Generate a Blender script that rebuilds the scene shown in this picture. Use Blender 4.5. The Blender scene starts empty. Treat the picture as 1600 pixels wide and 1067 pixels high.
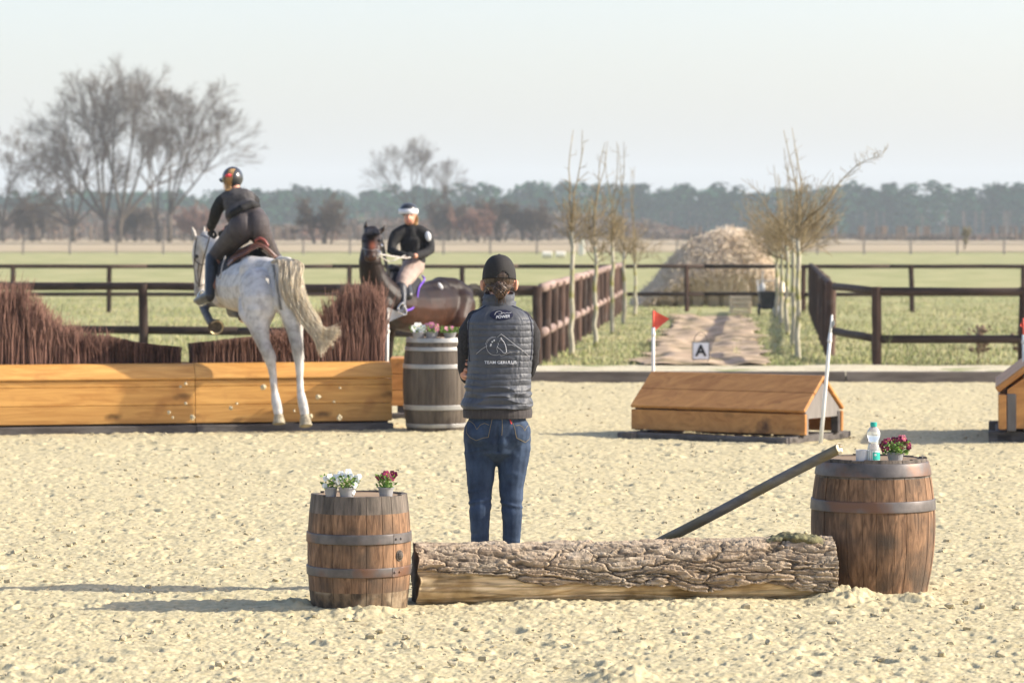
import bpy, math, random
import numpy as np
from mathutils import Vector, Matrix
from mathutils.bvhtree import BVHTree
R=math.radians
random.seed(7); rng=np.random.default_rng(7)
sc=bpy.context.scene
COL=sc.collection
# ---------------------------------------------------------------- camera, sky, sun, exposure
F=5333.33; CH=1.83; HY=358.0
cam=bpy.data.cameras.new('camera'); cam.lens=120; cam.sensor_width=36
cam.shift_y=-(533.5-HY)/1600; cam.clip_start=.5; cam.clip_end=8000
cam.dof.use_dof=True; cam.dof.focus_distance=17.2; cam.dof.aperture_fstop=5.4
camo=bpy.data.objects.new('camera',cam); COL.objects.link(camo)
camo.location=(0,0,CH); camo.rotation_euler=(R(90),0,0); sc.camera=camo
SUN_EL=28
w=bpy.data.worlds.new('World'); sc.world=w; w.use_nodes=True
nt=w.node_tree; sky=nt.nodes.new('ShaderNodeTexSky'); sky.sky_type='NISHITA'; sky.sun_disc=False
sky.sun_elevation=R(SUN_EL); sky.sun_rotation=R(90); sky.dust_density=1.9; sky.air_density=1.0; sky.ozone_density=1.35
tn=nt.nodes.new('ShaderNodeMix'); tn.data_type='RGBA'; tn.blend_type='MULTIPLY'; tn.inputs[0].default_value=1; tn.inputs[7].default_value=(1.05,.985,1.045,1)   # a whiter, less green spring sky
nt.links.new(sky.outputs[0],tn.inputs[6]); nt.links.new(tn.outputs[2],nt.nodes['Background'].inputs[0]); nt.nodes['Background'].inputs[1].default_value=.15
sun=bpy.data.lights.new('sun','SUN'); sun.energy=5.0; sun.angle=R(.5); sun.color=(1,.925,.785)
suno=bpy.data.objects.new('sun',sun); COL.objects.link(suno)
sd=Vector((math.cos(R(SUN_EL)),.0,math.sin(R(SUN_EL)))); suno.rotation_euler=sd.to_track_quat('Z','Y').to_euler(); suno.location=(30,0,30)
sc.view_settings.view_transform='Standard'; sc.view_settings.look='None'; sc.view_settings.exposure=.78; sc.view_settings.gamma=1
sc.cycles.volume_bounces=0; sc.cycles.transparent_max_bounces=8; sc.cycles.max_bounces=5
# ---------------------------------------------------------------- helpers
def W(px,py,D): return np.array([(px-800)/F*D, D, CH-(py-HY)/F*D])
def gD(py): return F*CH/(py-HY)
def G(px,py): D=gD(py); return np.array([(px-800)/F*D,D,0.])
def hsh(i,j,k,s):
    n=(i*374761393+j*668265263+k*2147483647+s*974634777)&0xffffffff
    n=((n^(n>>13))*1274126177)&0xffffffff
    n=((n^(n>>16))*2246822519)&0xffffffff
    return ((n^(n>>15))&0xffffff)/16777215.
def vnoise(P,s=0):
    P=np.asarray(P,float); I=np.floor(P).astype(np.int64); f=P-I; f=f*f*(3-2*f); r=0
    for a in (0,1):
        for b in (0,1):
            for c in (0,1):
                wgt=(f[...,0] if a else 1-f[...,0])*(f[...,1] if b else 1-f[...,1])*(f[...,2] if c else 1-f[...,2])
                r=r+wgt*hsh(I[...,0]+a,I[...,1]+b,I[...,2]+c,s)
    return r*2-1
def fbm(P,o=4,s=0,g=.5):
    P=np.asarray(P,float); r=0; a=1; t=0
    for k in range(o): r=r+a*vnoise(P*2**k+17.3*k,s+k); t+=a; a*=g
    return r/t
class MB:
    def __init__(s): s.v=[]; s.f=[]; s.n=0; s.t=[]; s.m=[]
    def add(s,v,f,tint=None,mi=0):
        v=np.asarray(v,float).reshape(-1,3); s.v.append(v)
        s.f+= [tuple(i+s.n for i in q) for q in f]; s.n+=len(v)
        s.t.append(np.full(len(v),random.random() if tint is None else tint)); s.m+=[mi]*len(f); return s
    def box(s,c,size,rot=None,tint=None,bev=.0,mi=0):
        c=np.array(c,float); h=np.array(size,float)/2; b=min(bev,min(h)*.8)
        if b<=0:
            v=np.array([[x,y,z] for x in(-1,1) for y in(-1,1) for z in(-1,1)])*h
            f=[(0,1,3,2),(4,6,7,5),(0,4,5,1),(2,3,7,6),(0,2,6,4),(1,5,7,3)]
        else:
            v=[];ix={}
            for x in(-1,1):
                for y in(-1,1):
                    for z in(-1,1):
                        for a in range(3):
                            q=np.array([x,y,z])*h-np.array([x,y,z])*b; q[a]=(x,y,z)[a]*h[a]; ix[(x,y,z,a)]=len(v); v.append(q)
            v=np.array(v); f=[]
            for a in range(3):
                o=[i for i in range(3) if i!=a]
                for sg in(-1,1):
                    q=[]
                    for (p_,r_) in((-1,-1),(1,-1),(1,1),(-1,1)):
                        k=[0,0,0];k[a]=sg;k[o[0]]=p_;k[o[1]]=r_; q.append(ix[(*k,a)])
                    if (sg>0)==(a==1): q=q[::-1]
                    f.append(tuple(q))
            for a in range(3):
                o=[i for i in range(3) if i!=a]
                for p_ in(-1,1):
                    for r_ in(-1,1):
                        k0=[0,0,0];k0[a]=-1;k0[o[0]]=p_;k0[o[1]]=r_; k1=list(k0);k1[a]=1
                        f.append((ix[(*k0,o[0])],ix[(*k1,o[0])],ix[(*k1,o[1])],ix[(*k0,o[1])]))
            for x in(-1,1):
                for y in(-1,1):
                    for z in(-1,1): f.append((ix[(x,y,z,0)],ix[(x,y,z,1)],ix[(x,y,z,2)]))
        if rot is not None: v=v@np.array(rot).T
        return s.add(v+c,f,tint,mi)
    def tube(s,P,r,n=8,cap=True,tint=None,flat=1.,mi=0,up=None):
        P=np.asarray(P,float); m=len(P); r=np.broadcast_to(np.asarray(r,float),(m,))
        T=np.gradient(P,axis=0); T/=np.linalg.norm(T,axis=1)[:,None]+1e-12
        u=np.array(up if up is not None else ([0,0,1.] if abs(T[0,2])<.9 else [1.,0,0])); V=[]
        a=np.arange(n)*2*np.pi/n; ca=np.cos(a)[:,None]; sa=np.sin(a)[:,None]
        for i in range(m):
            x=np.cross(u,T[i]); x/=np.linalg.norm(x)+1e-12; y=np.cross(T[i],x); u=y
            V.append(P[i]+r[i]*(ca*x+sa*y*flat))
        V=np.concatenate(V); f=[(i*n+j,i*n+(j+1)%n,(i+1)*n+(j+1)%n,(i+1)*n+j) for i in range(m-1) for j in range(n)]
        if cap: f+= [tuple(range(n))[::-1],tuple((m-1)*n+j for j in range(n))]
        return s.add(V,f,tint,mi)
    def ell(s,c,r,A=None,n=12,tint=None,mi=0):
        r=np.broadcast_to(np.asarray(r,float),(3,)); v=[[0,0,1]]; h=n//2
        for i in range(1,h):
            t=math.pi*i/h
            for j in range(n): p=2*math.pi*j/n; v.append([math.sin(t)*math.cos(p),math.sin(t)*math.sin(p),math.cos(t)])
        v.append([0,0,-1]); v=np.array(v)*r
        if A is not None: v=v@np.array(A)
        f=[(0,1+j,1+(j+1)%n) for j in range(n)]
        for i in range(h-2):
            for j in range(n): f.append((1+i*n+j,1+(i+1)*n+j,1+(i+1)*n+(j+1)%n,1+i*n+(j+1)%n))
        b=1+(h-2)*n; f+=[(len(v)-1,b+(j+1)%n,b+j) for j in range(n)]
        return s.add(v+np.array(c),f,tint,mi)
    def lathe(s,prof,c=(0,0,0),n=32,tint=None,mi=0,cap=True):
        a=np.arange(n)*2*np.pi/n; V=[]
        for r_,z in prof: V.append(np.stack([r_*np.cos(a),r_*np.sin(a),np.full(n,z)],1))
        V=np.concatenate(V)+np.array(c); m=len(prof)
        f=[(i*n+j,i*n+(j+1)%n,(i+1)*n+(j+1)%n,(i+1)*n+j) for i in range(m-1) for j in range(n)]
        if cap: f+=[tuple(range(n))[::-1],tuple((m-1)*n+j for j in range(n))]
        return s.add(V,f,tint,mi)
    def chain(s,L,n=14):   # round cones through nodes (world point, radius)
        L=[(np.array(p,float),r) for p,r in L]
        for i,(p,r) in enumerate(L):
            s.ell(p,r,n=n)
            if i+1<len(L): s.tube([p,L[i+1][0]],[r,L[i+1][1]],n=n)
        return s
    def pch(s,L,n=14): return s.chain([(W(a,b,c),r*c/F) for a,b,c,r in L],n)
    def mesh(s,name,mats,org=(0,0,0),smooth=False):
        me=bpy.data.meshes.new(name); V=np.concatenate(s.v)-np.array(org,float)
        me.from_pydata(V.tolist(),[],s.f)
        at=me.attributes.new('tint','FLOAT','POINT'); at.data.foreach_set('value',np.concatenate(s.t).astype(np.float32))
        for m in (mats if isinstance(mats,(list,tuple)) else [mats]): me.materials.append(m)
        if any(s.m): me.polygons.foreach_set('material_index',s.m)
        if smooth: me.polygons.foreach_set('use_smooth',[True]*len(me.polygons))
        me.update(); return me
    def build(s,name,mats,parent=None,org=None,smooth=False):
        wo=worg(parent) if parent else np.zeros(3)
        o=np.array(org if org is not None else wo,float)
        ob=bpy.data.objects.new(name,s.mesh(name,mats,o,smooth)); COL.objects.link(ob)
        ob.location=tuple(o-wo) if parent else tuple(o)
        if parent: ob.parent=parent
        return ob
def worg(o):
    p=np.zeros(3)
    while o: p=p+np.array(o.location); o=o.parent
    return p
def tag(o,label=None,cat=None,group=None,kind=None):
    if label:o['label']=label
    if cat:o['category']=cat
    if group:o['group']=group
    if kind:o['kind']=kind
    return o
def thing(name,loc,label,cat,group=None):
    o=bpy.data.objects.new(name,None); COL.objects.link(o); o.location=tuple(loc); o.empty_display_size=.1
    return tag(o,label,cat,group)
def dup(o,loc=None,label=None,rz=None,scale=None,parent=None):
    c=o.copy(); COL.objects.link(c)
    if parent: c.parent=parent
    if loc is not None: c.location=tuple(loc)
    if rz is not None: c.rotation_euler[2]=rz
    if scale: c.scale=(scale,)*3
    if label: c['label']=label
    for ch in o.children: dup(ch,parent=c)
    return c
def organic(mb,name,mat,parent=None,vox=.008,sm=5,org=None,disp=None,col=None):
    tmp=mb.build('tmp',mat,None,org=(0,0,0))
    m=tmp.modifiers.new('r','REMESH'); m.mode='VOXEL'; m.voxel_size=vox
    if sm: k=tmp.modifiers.new('s','SMOOTH'); k.factor=.5; k.iterations=sm
    dg=bpy.context.evaluated_depsgraph_get(); me=bpy.data.meshes.new_from_object(tmp.evaluated_get(dg)); me.name=name
    bpy.data.objects.remove(tmp)
    V=np.empty(len(me.vertices)*3,np.float32); me.vertices.foreach_get('co',V); V=V.reshape(-1,3).astype(float)
    if disp is not None:
        N=np.empty(len(V)*3,np.float32); me.vertices.foreach_get('normal',N); V=V+N.reshape(-1,3)*disp(V)[:,None]
    if col is not None:
        c=np.ones((len(V),4),np.float32); c[:,:3]=col(V); a=me.color_attributes.new('coat','FLOAT_COLOR','POINT'); a.data.foreach_set('color',c.ravel())
    wo=worg(parent) if parent else np.zeros(3); o=np.array(org if org is not None else wo,float)
    me.vertices.foreach_set('co',(V-o).astype(np.float32).ravel())
    me.polygons.foreach_set('use_smooth',[True]*len(me.polygons)); me.update()
    ob=bpy.data.objects.new(name,me); COL.objects.link(ob); ob.location=tuple(o-wo) if parent else tuple(o)
    if parent: ob.parent=parent
    if not me.materials: me.materials.append(mat)
    ob['_w']=0; del ob['_w']
    return ob
def bvh(o):
    d=worg(o); return BVHTree.FromPolygons([tuple(np.array(v.co)+d) for v in o.data.vertices],[tuple(p.vertices) for p in o.data.polygons])
def hit(b,px,py,off=.002):
    d=Vector(((px-800)/F,1,-(py-HY)/F)).normalized(); h=b.ray_cast(Vector((0,0,CH)),d)
    return None if h[0] is None else np.array(h[0]-d*off)
def onsurf(b,L,off=.002,sub=8):
    L=np.array(L,float); out=[]
    for i in range(len(L)-1):
        for k in range(sub): 
            q=L[i]+(L[i+1]-L[i])*k/sub; h=hit(b,*q,off)
            if h is not None: out.append(h)
    h=hit(b,*L[-1],off)
    if h is not None: out.append(h)
    return out
def spl(P,n=8):
    P=np.array(P,float); Q=np.vstack([2*P[0]-P[1],P,2*P[-1]-P[-2]]); out=[]
    for i in range(1,len(Q)-2):
        for t in np.linspace(0,1,n,endpoint=False):
            a,b,c,d=Q[i-1:i+3]; out.append(.5*((2*b)+(c-a)*t+(2*a-5*b+4*c-d)*t*t+(3*b-a-3*c+d)*t**3))
    out.append(P[-1]); return np.array(out)
# ---------------------------------------------------------------- materials
def mat(name,c1,c2=None,scale=8,detail=6,rough=.8,bump=0,bs=None,tint=0,attr=None,spec=.3,lo=.35,hi=.65,c3=None,s3=1.5,metal=0,trans=0,dist=0,knot=None,t3=(.5,.62),sheen=0,sss=0):
    m=bpy.data.materials.new(name); m.use_nodes=True; N=m.node_tree.nodes; L=m.node_tree.links; b=N['Principled BSDF']
    c2=c2 or c1
    tc=N.new('ShaderNodeTexCoord'); mp=N.new('ShaderNodeMapping'); L.new(tc.outputs['Object'],mp.inputs[0])
    s=scale if isinstance(scale,(tuple,list)) else (scale,)*3; mp.inputs['Scale'].default_value=s
    nz=N.new('ShaderNodeTexNoise'); nz.inputs['Scale'].default_value=1; nz.inputs['Detail'].default_value=detail; nz.inputs['Roughness'].default_value=.6; nz.inputs['Distortion'].default_value=dist
    L.new(mp.outputs[0],nz.inputs['Vector'])
    rp=N.new('ShaderNodeValToRGB'); e=rp.color_ramp.elements; e[0].position=lo; e[1].position=hi
    e[0].color=(*c1,1); e[1].color=(*c2,1); L.new(nz.outputs[0],rp.inputs[0]); out=rp.outputs[0]
    def mix(a,bb,fac,mode='MIX'):
        x=N.new('ShaderNodeMix'); x.data_type='RGBA'; x.blend_type=mode
        for sk,v in((0,fac),(6,a),(7,bb)):
            if isinstance(v,(int,float)): x.inputs[sk].default_value=v
            elif isinstance(v,tuple): x.inputs[sk].default_value=(*v,1)
            else: L.new(v,x.inputs[sk])
        return x.outputs[2]
    if c3:
        n3=N.new('ShaderNodeTexNoise'); n3.inputs['Scale'].default_value=s3; n3.inputs['Detail'].default_value=5; L.new(tc.outputs['Object'],n3.inputs['Vector'])
        r3=N.new('ShaderNodeValToRGB'); r3.color_ramp.elements[0].position=t3[0]; r3.color_ramp.elements[1].position=t3[1]; L.new(n3.outputs[0],r3.inputs[0])
        out=mix(out,c3,r3.outputs[0])
    if knot:
        mk=N.new('ShaderNodeMapping'); mk.inputs['Scale'].default_value=knot; nk=N.new('ShaderNodeTexNoise'); nk.inputs['Scale'].default_value=9; L.new(tc.outputs['Object'],nk.inputs['Vector'])
        mx=N.new('ShaderNodeVectorMath'); mx.operation='MULTIPLY_ADD'; mx.inputs[1].default_value=(.12,.05,.05); L.new(nk.outputs['Color'],mx.inputs[0]); L.new(tc.outputs['Object'],mx.inputs[2]); L.new(mx.outputs[0],mk.inputs[0])
        vo=N.new('ShaderNodeTexVoronoi'); vo.inputs['Scale'].default_value=1; L.new(mk.outputs[0],vo.inputs['Vector']); rk=N.new('ShaderNodeValToRGB'); rk.color_ramp.elements[0].position=.05; rk.color_ramp.elements[1].position=.19
        rk.color_ramp.elements[0].color=(.85,.85,.85,1); rk.color_ramp.elements[1].color=(0,0,0,1); L.new(vo.outputs['Distance'],rk.inputs[0]); out=mix(out,tuple(v*.28 for v in c1),rk.outputs[0])
    if tint:
        a=N.new('ShaderNodeAttribute'); a.attribute_name='tint'; mr=N.new('ShaderNodeMapRange'); mr.inputs['To Min'].default_value=1-tint; mr.inputs['To Max'].default_value=1+tint*.6
        L.new(a.outputs['Fac'],mr.inputs[0]); out=mix(out,mr.outputs[0],1.,'MULTIPLY')
    if attr:
        a=N.new('ShaderNodeAttribute'); a.attribute_name=attr; out=mix(out,a.outputs['Color'],1.,'MULTIPLY')
    L.new(out,b.inputs['Base Color']); b.inputs['Roughness'].default_value=rough; b.inputs['Specular IOR Level'].default_value=spec; b.inputs['Metallic'].default_value=metal
    b.inputs['Transmission Weight'].default_value=trans
    if sheen: b.inputs['Sheen Weight'].default_value=sheen
    if sss: b.inputs['Subsurface Weight'].default_value=sss; b.inputs['Subsurface Radius'].default_value=(.3,.1,.05); b.inputs['Subsurface Scale'].default_value=.02
    if bump:
        bp=N.new('ShaderNodeBump'); bp.inputs['Strength'].default_value=1; bp.inputs['Distance'].default_value=bump
        src=nz
        if bs:
            src=N.new('ShaderNodeTexNoise'); src.inputs['Scale'].default_value=bs; src.inputs['Detail'].default_value=5; L.new(tc.outputs['Object'],src.inputs['Vector'])
        L.new(src.outputs[0],bp.inputs['Height']); L.new(bp.outputs[0],b.inputs['Normal'])
    return m
# ---------------------------------------------------------------- ground
SAND=mat('sand',(.41,.35,.205),(.54,.47,.295),scale=(14,14,14),detail=9,rough=1,spec=.08,c3=(.25,.205,.13),s3=17,bump=.003,bs=60,t3=(.60,.70))  # dark specks are small clod shadows painted into the sand colour
GRASS=mat('grass_ground',(.25,.265,.115),(.365,.35,.18),scale=(.5,.35,1),detail=8,rough=1,spec=.05,c3=(.42,.37,.2),s3=.35,bump=.05,bs=9,t3=(.48,.72))
STRAW=mat('dry_grass_ground',(.33,.265,.17),(.45,.37,.25),scale=(.05,.1,1),rough=1,spec=.05,bump=.05,bs=4)
def footprints(X,Y):
    P=np.stack([X,Y,X*0],-1)
    wrp=.05*np.stack([fbm(P*7,2,91),fbm(P*7,2,95),X*0],-1); Q=P+wrp
    h=.018*fbm(P*.9,3,1)
    a=fbm(Q*np.array([5.,3.6,1]),3,11); h=h+.006*np.where(a>0,a,a*1.7)
    r=1-np.abs(fbm(Q*np.array([11.,8.,1]),3,21)); h=h+.003*(r**3-.5)
    b=fbm(Q*26,3,31); h=h+.003*b
    c=vnoise(P*np.array([34.,30.,1]),41); h=h+.009*np.clip(c-.5,0,1)-.02*np.clip(-c-.55,0,1)
    d=vnoise(P*np.array([16.,13.,1]),51); h=h+.018*np.clip(d-.55,0,1)-.035*np.clip(-d-.55,0,1)
    h=h+.003*vnoise(P*62,61)+.002*vnoise(P*120,63)
    return h
def edge_h(X,Y):   # sand swept up against things and jump tracks
    return X*0
nu,nv=860,980
u=np.linspace(-.2,.2,nu); D=12.5*(43.9/12.5)**np.linspace(0,1,nv)
UU,DD=np.meshgrid(u,D); X=UU*DD; Y=DD.copy(); Y[1:-1]+=(rng.random(Y[1:-1].shape)-.5)*.01
Z=footprints(X,Y)
hr_=np.random.default_rng(44)
for k in range(230):
    if k<90: cy_=hr_.uniform(27.5,30.8); cx_=hr_.uniform(-5.2,5.4)
    elif k<180: cy_=hr_.uniform(18,27); cx_=hr_.uniform(-4.5,4.5)+.8*math.sin(cy_)
    else: cy_=hr_.uniform(13,18); cx_=hr_.uniform(-2.8,2.8)
    sel=slice(np.searchsorted(D,cy_-.25),np.searchsorted(D,cy_+.25)); xx=X[sel]-cx_; yy=Y[sel]-cy_; rr_=np.sqrt(xx**2+yy**2); w0=hr_.uniform(.045,.07)
    Z[sel]+=-.015*np.exp(-(rr_/w0)**4)+.008*np.exp(-((rr_-w0*1.35)/.03)**2)*(1+.8*np.sin(np.arctan2(yy,xx)*2+k))
fade=np.clip((.2-np.abs(UU))/.01,0,1)*np.clip((DD-12.5)/.3,0,1)*np.clip((43.9-DD)/.5,0,1)
Z=Z*fade
for (cx,cy,rr,hh) in [( -.75,16.28,.12,.03),(-1.05,16.5,.1,.035),(1.62,16.85,.14,.05),(1.75,16.98,.1,.03),(2.0,16.92,.12,.03),(.2,16.55,.3,.02),(.9,16.7,.3,.02),(.45,13.9,.13,.05),(-.62,16.3,.08,.02)]:
    Z+=hh*np.exp(-(((X-cx)/rr)**2+((Y-cy)/(rr*1.2))**2))*(1+.5*vnoise(np.stack([X*30,Y*30,X*0],-1),71))
me=bpy.data.meshes.new('sand_arena'); nn=nu*nv
me.vertices.add(nn+8); co=np.stack([X,Y,Z],-1).reshape(-1,3)
# wide flat skirt, a little lower, all round
sk=np.array([[-60,4,-.03],[60,4,-.03],[60,44,-.03],[-60,44,-.03],[-60,4,-.3],[60,4,-.3],[60,44,-.3],[-60,44,-.3]])
me.vertices.foreach_set('co',np.vstack([co,sk]).astype(np.float32).ravel())
ii=np.arange(nn).reshape(nv,nu); q=np.stack([ii[:-1,:-1],ii[:-1,1:],ii[1:,1:],ii[1:,:-1]],-1).reshape(-1,4)
q=np.vstack([q,[[nn,nn+1,nn+2,nn+3]]]); nf=len(q)
me.loops.add(nf*4); me.polygons.add(nf); me.loops.foreach_set('vertex_index',q.astype(np.int32).ravel())
me.polygons.foreach_set('loop_start',np.arange(nf,dtype=np.int32)*4); me.polygons.foreach_set('use_smooth',[True]*nf)
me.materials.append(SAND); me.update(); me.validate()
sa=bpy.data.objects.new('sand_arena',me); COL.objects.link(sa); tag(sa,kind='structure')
def sheet(name,pts,z,m,sub=1,kind='structure'):
    mb=MB(); mb.add([(x,y,z) for x,y in pts],[tuple(range(len(pts)))]); return tag(mb.build(name,m),kind=kind)
gf=MB(); gx=np.linspace(-160,160,60); gy=np.concatenate([np.linspace(44,90,90),np.linspace(92,330,60)])
GXX,GYY=np.meshgrid(gx,gy); gz=.05*fbm(np.stack([GXX*.3,GYY*.3,GXX*0],-1),3,5)*(GYY<200)-.02; gz[0]=-.06
n1=len(gx); gf.add(np.stack([GXX,GYY,gz],-1),[(j*n1+i,j*n1+i+1,(j+1)*n1+i+1,(j+1)*n1+i) for j in range(len(gy)-1) for i in range(n1-1)])
tag(gf.build('grass_field',GRASS,smooth=True),kind='structure')
sheet('dry_meadow',[(-900,270),(900,270),(3500,6000),(-3500,6000)],.03,STRAW)
sheet('ground',[(-3500,-80),(3500,-80),(3500,6000),(-3500,6000)],-.6,GRASS)
mg=MB()                                       # grassy land either side of the field
for sx in(-1,1): mg.add([(sx*160,44,-.02),(sx*900,44,-.02),(sx*900,330,-.02),(sx*160,330,-.02)],[(0,1,2,3)])
tag(mg.build('side_meadow',GRASS),kind='structure')
# track
PATH=mat('track_sand',(.36,.265,.18),(.54,.41,.29),scale=(3.5,1.2,1),detail=7,rough=1,spec=.05,c3=(.20,.16,.09),s3=1.6,bump=.03,bs=5,t3=(.48,.62))
pl=[(996,575),(1010,560),(1028,540),(1042,520),(1052,505),(1060,494)]; pr=[(1204,575),(1192,560),(1188,540),(1180,520),(1172,505),(1162,494)]
mp=MB(); vs=[]; m_=40
LL=spl([G(*p) for p in pl],24); RR=spl([G(*p) for p in pr],24)
for k,(a,b) in enumerate(zip(LL,RR)):
    for j in range(m_):
        p=a+(b-a)*j/(m_-1); ed=min(j,m_-1-j)/(m_/2.); wob=.35*vnoise(np.array([p[0],p[1],3.])*1.5,4)*(1 if j in(0,m_-1) else 0)
        vs.append([p[0]+wob,p[1],.045+(.03*vnoise(np.array([p[0]*2,p[1],0]),6)+.05*vnoise(np.array([p[0]*3.5,p[1]*.5,4]),7))*min(1,ed*3)])
mp.add(vs,[(k*m_+j,k*m_+j+1,(k+1)*m_+j+1,(k+1)*m_+j) for k in range(len(LL)-1) for j in range(m_-1)])
tag(mp.build('sand_track',PATH,smooth=True),kind='structure')
# sandy verge beyond the border board
VERGE=mat('verge_sand',(.45,.40,.27),(.62,.55,.40),scale=5,rough=1,spec=.05,bump=.02,bs=20,c3=(.25,.27,.12),s3=1.3,t3=(.58,.64))
mv=MB(); xs=np.linspace(-22,22,220); V=[]
for x in xs:
    wv=.25*vnoise(np.array([x*.9,0,0]),8)+.12*vnoise(np.array([x*5,0,0]),9)
    V+=[(x,41.0,.06),(x,43.5,.045+.012*vnoise(np.array([x*4,1,0]),2)),(x,45.2+wv,.03),(x,45.6+wv,.0)]
mv.add(V,[(4*i+j,4*i+4+j,4*i+5+j,4*i+1+j) for i in range(len(xs)-1) for j in range(3)])
tag(mv.build('sand_verge',VERGE,smooth=True),kind='structure')
GREYW=mat('grey_weathered_wood',(.13,.11,.095),(.22,.19,.165),scale=(2,14,14),rough=.9,bump=.004,tint=.25,spec=.1)
bb=thing('border_board',(0,40.9,0),'long low grey timber edging between the sand arena and the grass','arena edging')
x=-20
while x<20:
    L=4.0; m=MB(); m.box((x+L/2,40.9+.02*random.random(),.052),(L-.01,.06,.15),bev=.008); m.build('board',GREYW,bb); x+=L
# grass tufts
def blades(name,region,N,h,mats,seed=1,wd=.012,lean=.5,z0=0.):
    r=np.random.default_rng(seed); P=region(r,N); N=len(P); a=r.random(N)*6.283; hh=h*(.5+r.random(N)); w_=wd*(.6+r.random(N))
    d=np.stack([np.cos(a),np.sin(a),a*0],1); lv=np.stack([np.cos(a*3.1),np.sin(a*2.7),a*0],1)*(lean*hh*r.random(N))[:,None]
    A=P-d*w_[:,None]/2; B=P+d*w_[:,None]/2; C=P+lv; C[:,2]+=hh
    V=np.stack([A,B,C],1).reshape(-1,3); me=bpy.data.meshes.new(name); me.vertices.add(3*N); me.vertices.foreach_set('co',V.astype(np.float32).ravel())
    me.loops.add(3*N); me.polygons.add(N); me.loops.foreach_set('vertex_index',np.arange(3*N,dtype=np.int32)); me.polygons.foreach_set('loop_start',np.arange(N,dtype=np.int32)*3)
    at=me.attributes.new('tint','FLOAT','POINT'); at.data.foreach_set('value',np.repeat(r.random(N),3).astype(np.float32))
    for m in mats: me.materials.append(m)
    if len(mats)>1: me.polygons.foreach_set('material_index',(r.random(N)<.4).astype(np.int32))
    me.update(); o=bpy.data.objects.new(name,me); COL.objects.link(o); return o
GB=mat('grass_blade',(.24,.27,.095),(.36,.37,.16),scale=.6,rough=.9,tint=.3,spec=.1)
GB2=mat('dry_grass_blade',(.40,.34,.18),(.5,.44,.26),scale=.6,rough=.9,tint=.3,spec=.1)
def inpath(x,y):
    py=HY+F*CH/y; px=800+F*x/y
    rut=(np.abs(px-np.interp(py,[495,575],[1092,1012]))<np.interp(py,[495,575],[4,10]))|(np.abs(px-np.interp(py,[495,520,575],[1168,1150,1152]))<np.interp(py,[495,575],[9,5]))
    return (y<78)&~rut&(px>np.interp(py,[p[1] for p in pl][::-1],[p[0] for p in pl][::-1])+3)&(px<np.interp(py,[p[1] for p in pr][::-1],[p[0] for p in pr][::-1])-3)
def regG(r,N):
    y=45.6*(92/45.6)**(r.random(N)**1.2); x=(r.random(N)-.5)*.42*y
    k=fbm(np.stack([x*.8,y*.5,x*0],-1),3,77)>-.15; k|=r.random(N)<.4; k&=~inpath(x,y); x=x[k];y=y[k]; return np.stack([x,y,x*0],1)
tag(blades('grass',regG,110000,.05,[GB,GB2],3,.016),kind='stuff')
# clods on the sand
CL=mat('sand_clod',(.36,.31,.20),(.50,.43,.29),scale=14,rough=1,spec=.05,bump=.004,bs=40)
m=MB()
for k in range(3600):
    y=12.9*(40/12.9)**random.random(); x=(random.random()-.5)*.36*y; s=.005+.012*random.random()**4
    if y<18 and random.random()<.3: s*=1.3
    n0=len(m.v); m.ell((x,y,s*.3),(s*random.uniform(.8,1.7),s*random.uniform(.8,1.4),s*random.uniform(.5,.9)),n=6)
    m.v[-1]=m.v[-1]+np.random.default_rng(k).normal(0,s*.16,m.v[-1].shape)
tag(m.build('sand_clods',CL),kind='stuff')
# ---------------------------------------------------------------- fences
POST=mat('stained_post_wood',(.045,.028,.022),(.105,.062,.046),scale=(9,9,2),rough=.8,bump=.003,tint=.45,spec=.2,c3=(.11,.09,.08),s3=3,t3=(.55,.75))
RAIL=mat('stained_rail_wood',(.038,.026,.021),(.078,.050,.038),scale=(2,9,9),rough=.75,bump=.003,tint=.3,spec=.2)
RAILW=mat('sunlit_tone_rail_wood',(.20,.13,.105),(.36,.27,.23),scale=(9,2,9),rough=.7,bump=.003,tint=.2,spec=.25)  # weathered rail, with the sunlight on it painted in as a paler tone
def post(fe,x,y,h=1.06,r=.065):
    m=MB(); n=7; z=np.linspace(-.1,h,n); lx=random.uniform(-.02,.02)
    m.tube([(x+lx*t/h+.004*random.uniform(-1,1),y,t) for t in z],[r*random.uniform(.95,1.05) for _ in z],12); m.build('post',POST,fe,smooth=False)
def rail(fe,P,r=.05,m_=None):
    P=np.array(P,float); L=np.linalg.norm(P[-1]-P[0]); n=max(3,int(L/.8)); T=np.linspace(0,1,n)
    Q=np.array([P[0]+(P[-1]-P[0])*t for t in T]); Q[1:-1]+=np.array([[random.uniform(-1,1)*.008 for _ in range(3)] for _ in range(n-2)])
    mb=MB(); mb.tube(Q,[r*random.uniform(.94,1.05) for _ in T],12); mb.build('rail',m_ or RAIL,fe,smooth=True)
def fence(label,P,posts,zs=(1.0,.40),r=.05,m_=None,pr=.065,ph=1.06,seg=None):
    P=[np.array([*p,0.]) for p in P]; fe=thing('post_and_rail_fence',P[0],label,'fence')
    for p in posts: post(fe,p[0],p[1],ph,pr)
    for a,b in zip(P[:-1],P[1:]):
        d=b-a; L=np.linalg.norm(d); n=max(1,round(L/(seg or 4.5)))
        for z in zs:
            for k in range(n): rail(fe,[a+d*k/n+[0,0,z],a+d*(k+1)/n+[0,0,z]],r,m_)
    return fe
def gx_(px,D): return (px-800)/F*D
FD=76.
fence('thin dark brown fence running straight across the whole field behind all nearer timber fences',[(gx_(-60,FD),FD),(gx_(1680,FD),FD)],[(gx_(p,FD),FD) for p in(20,170,368,545,722,968,1073,1255,1425,1598)],zs=(1.0,.38),r=.045,pr=.055,ph=1.03)
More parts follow.
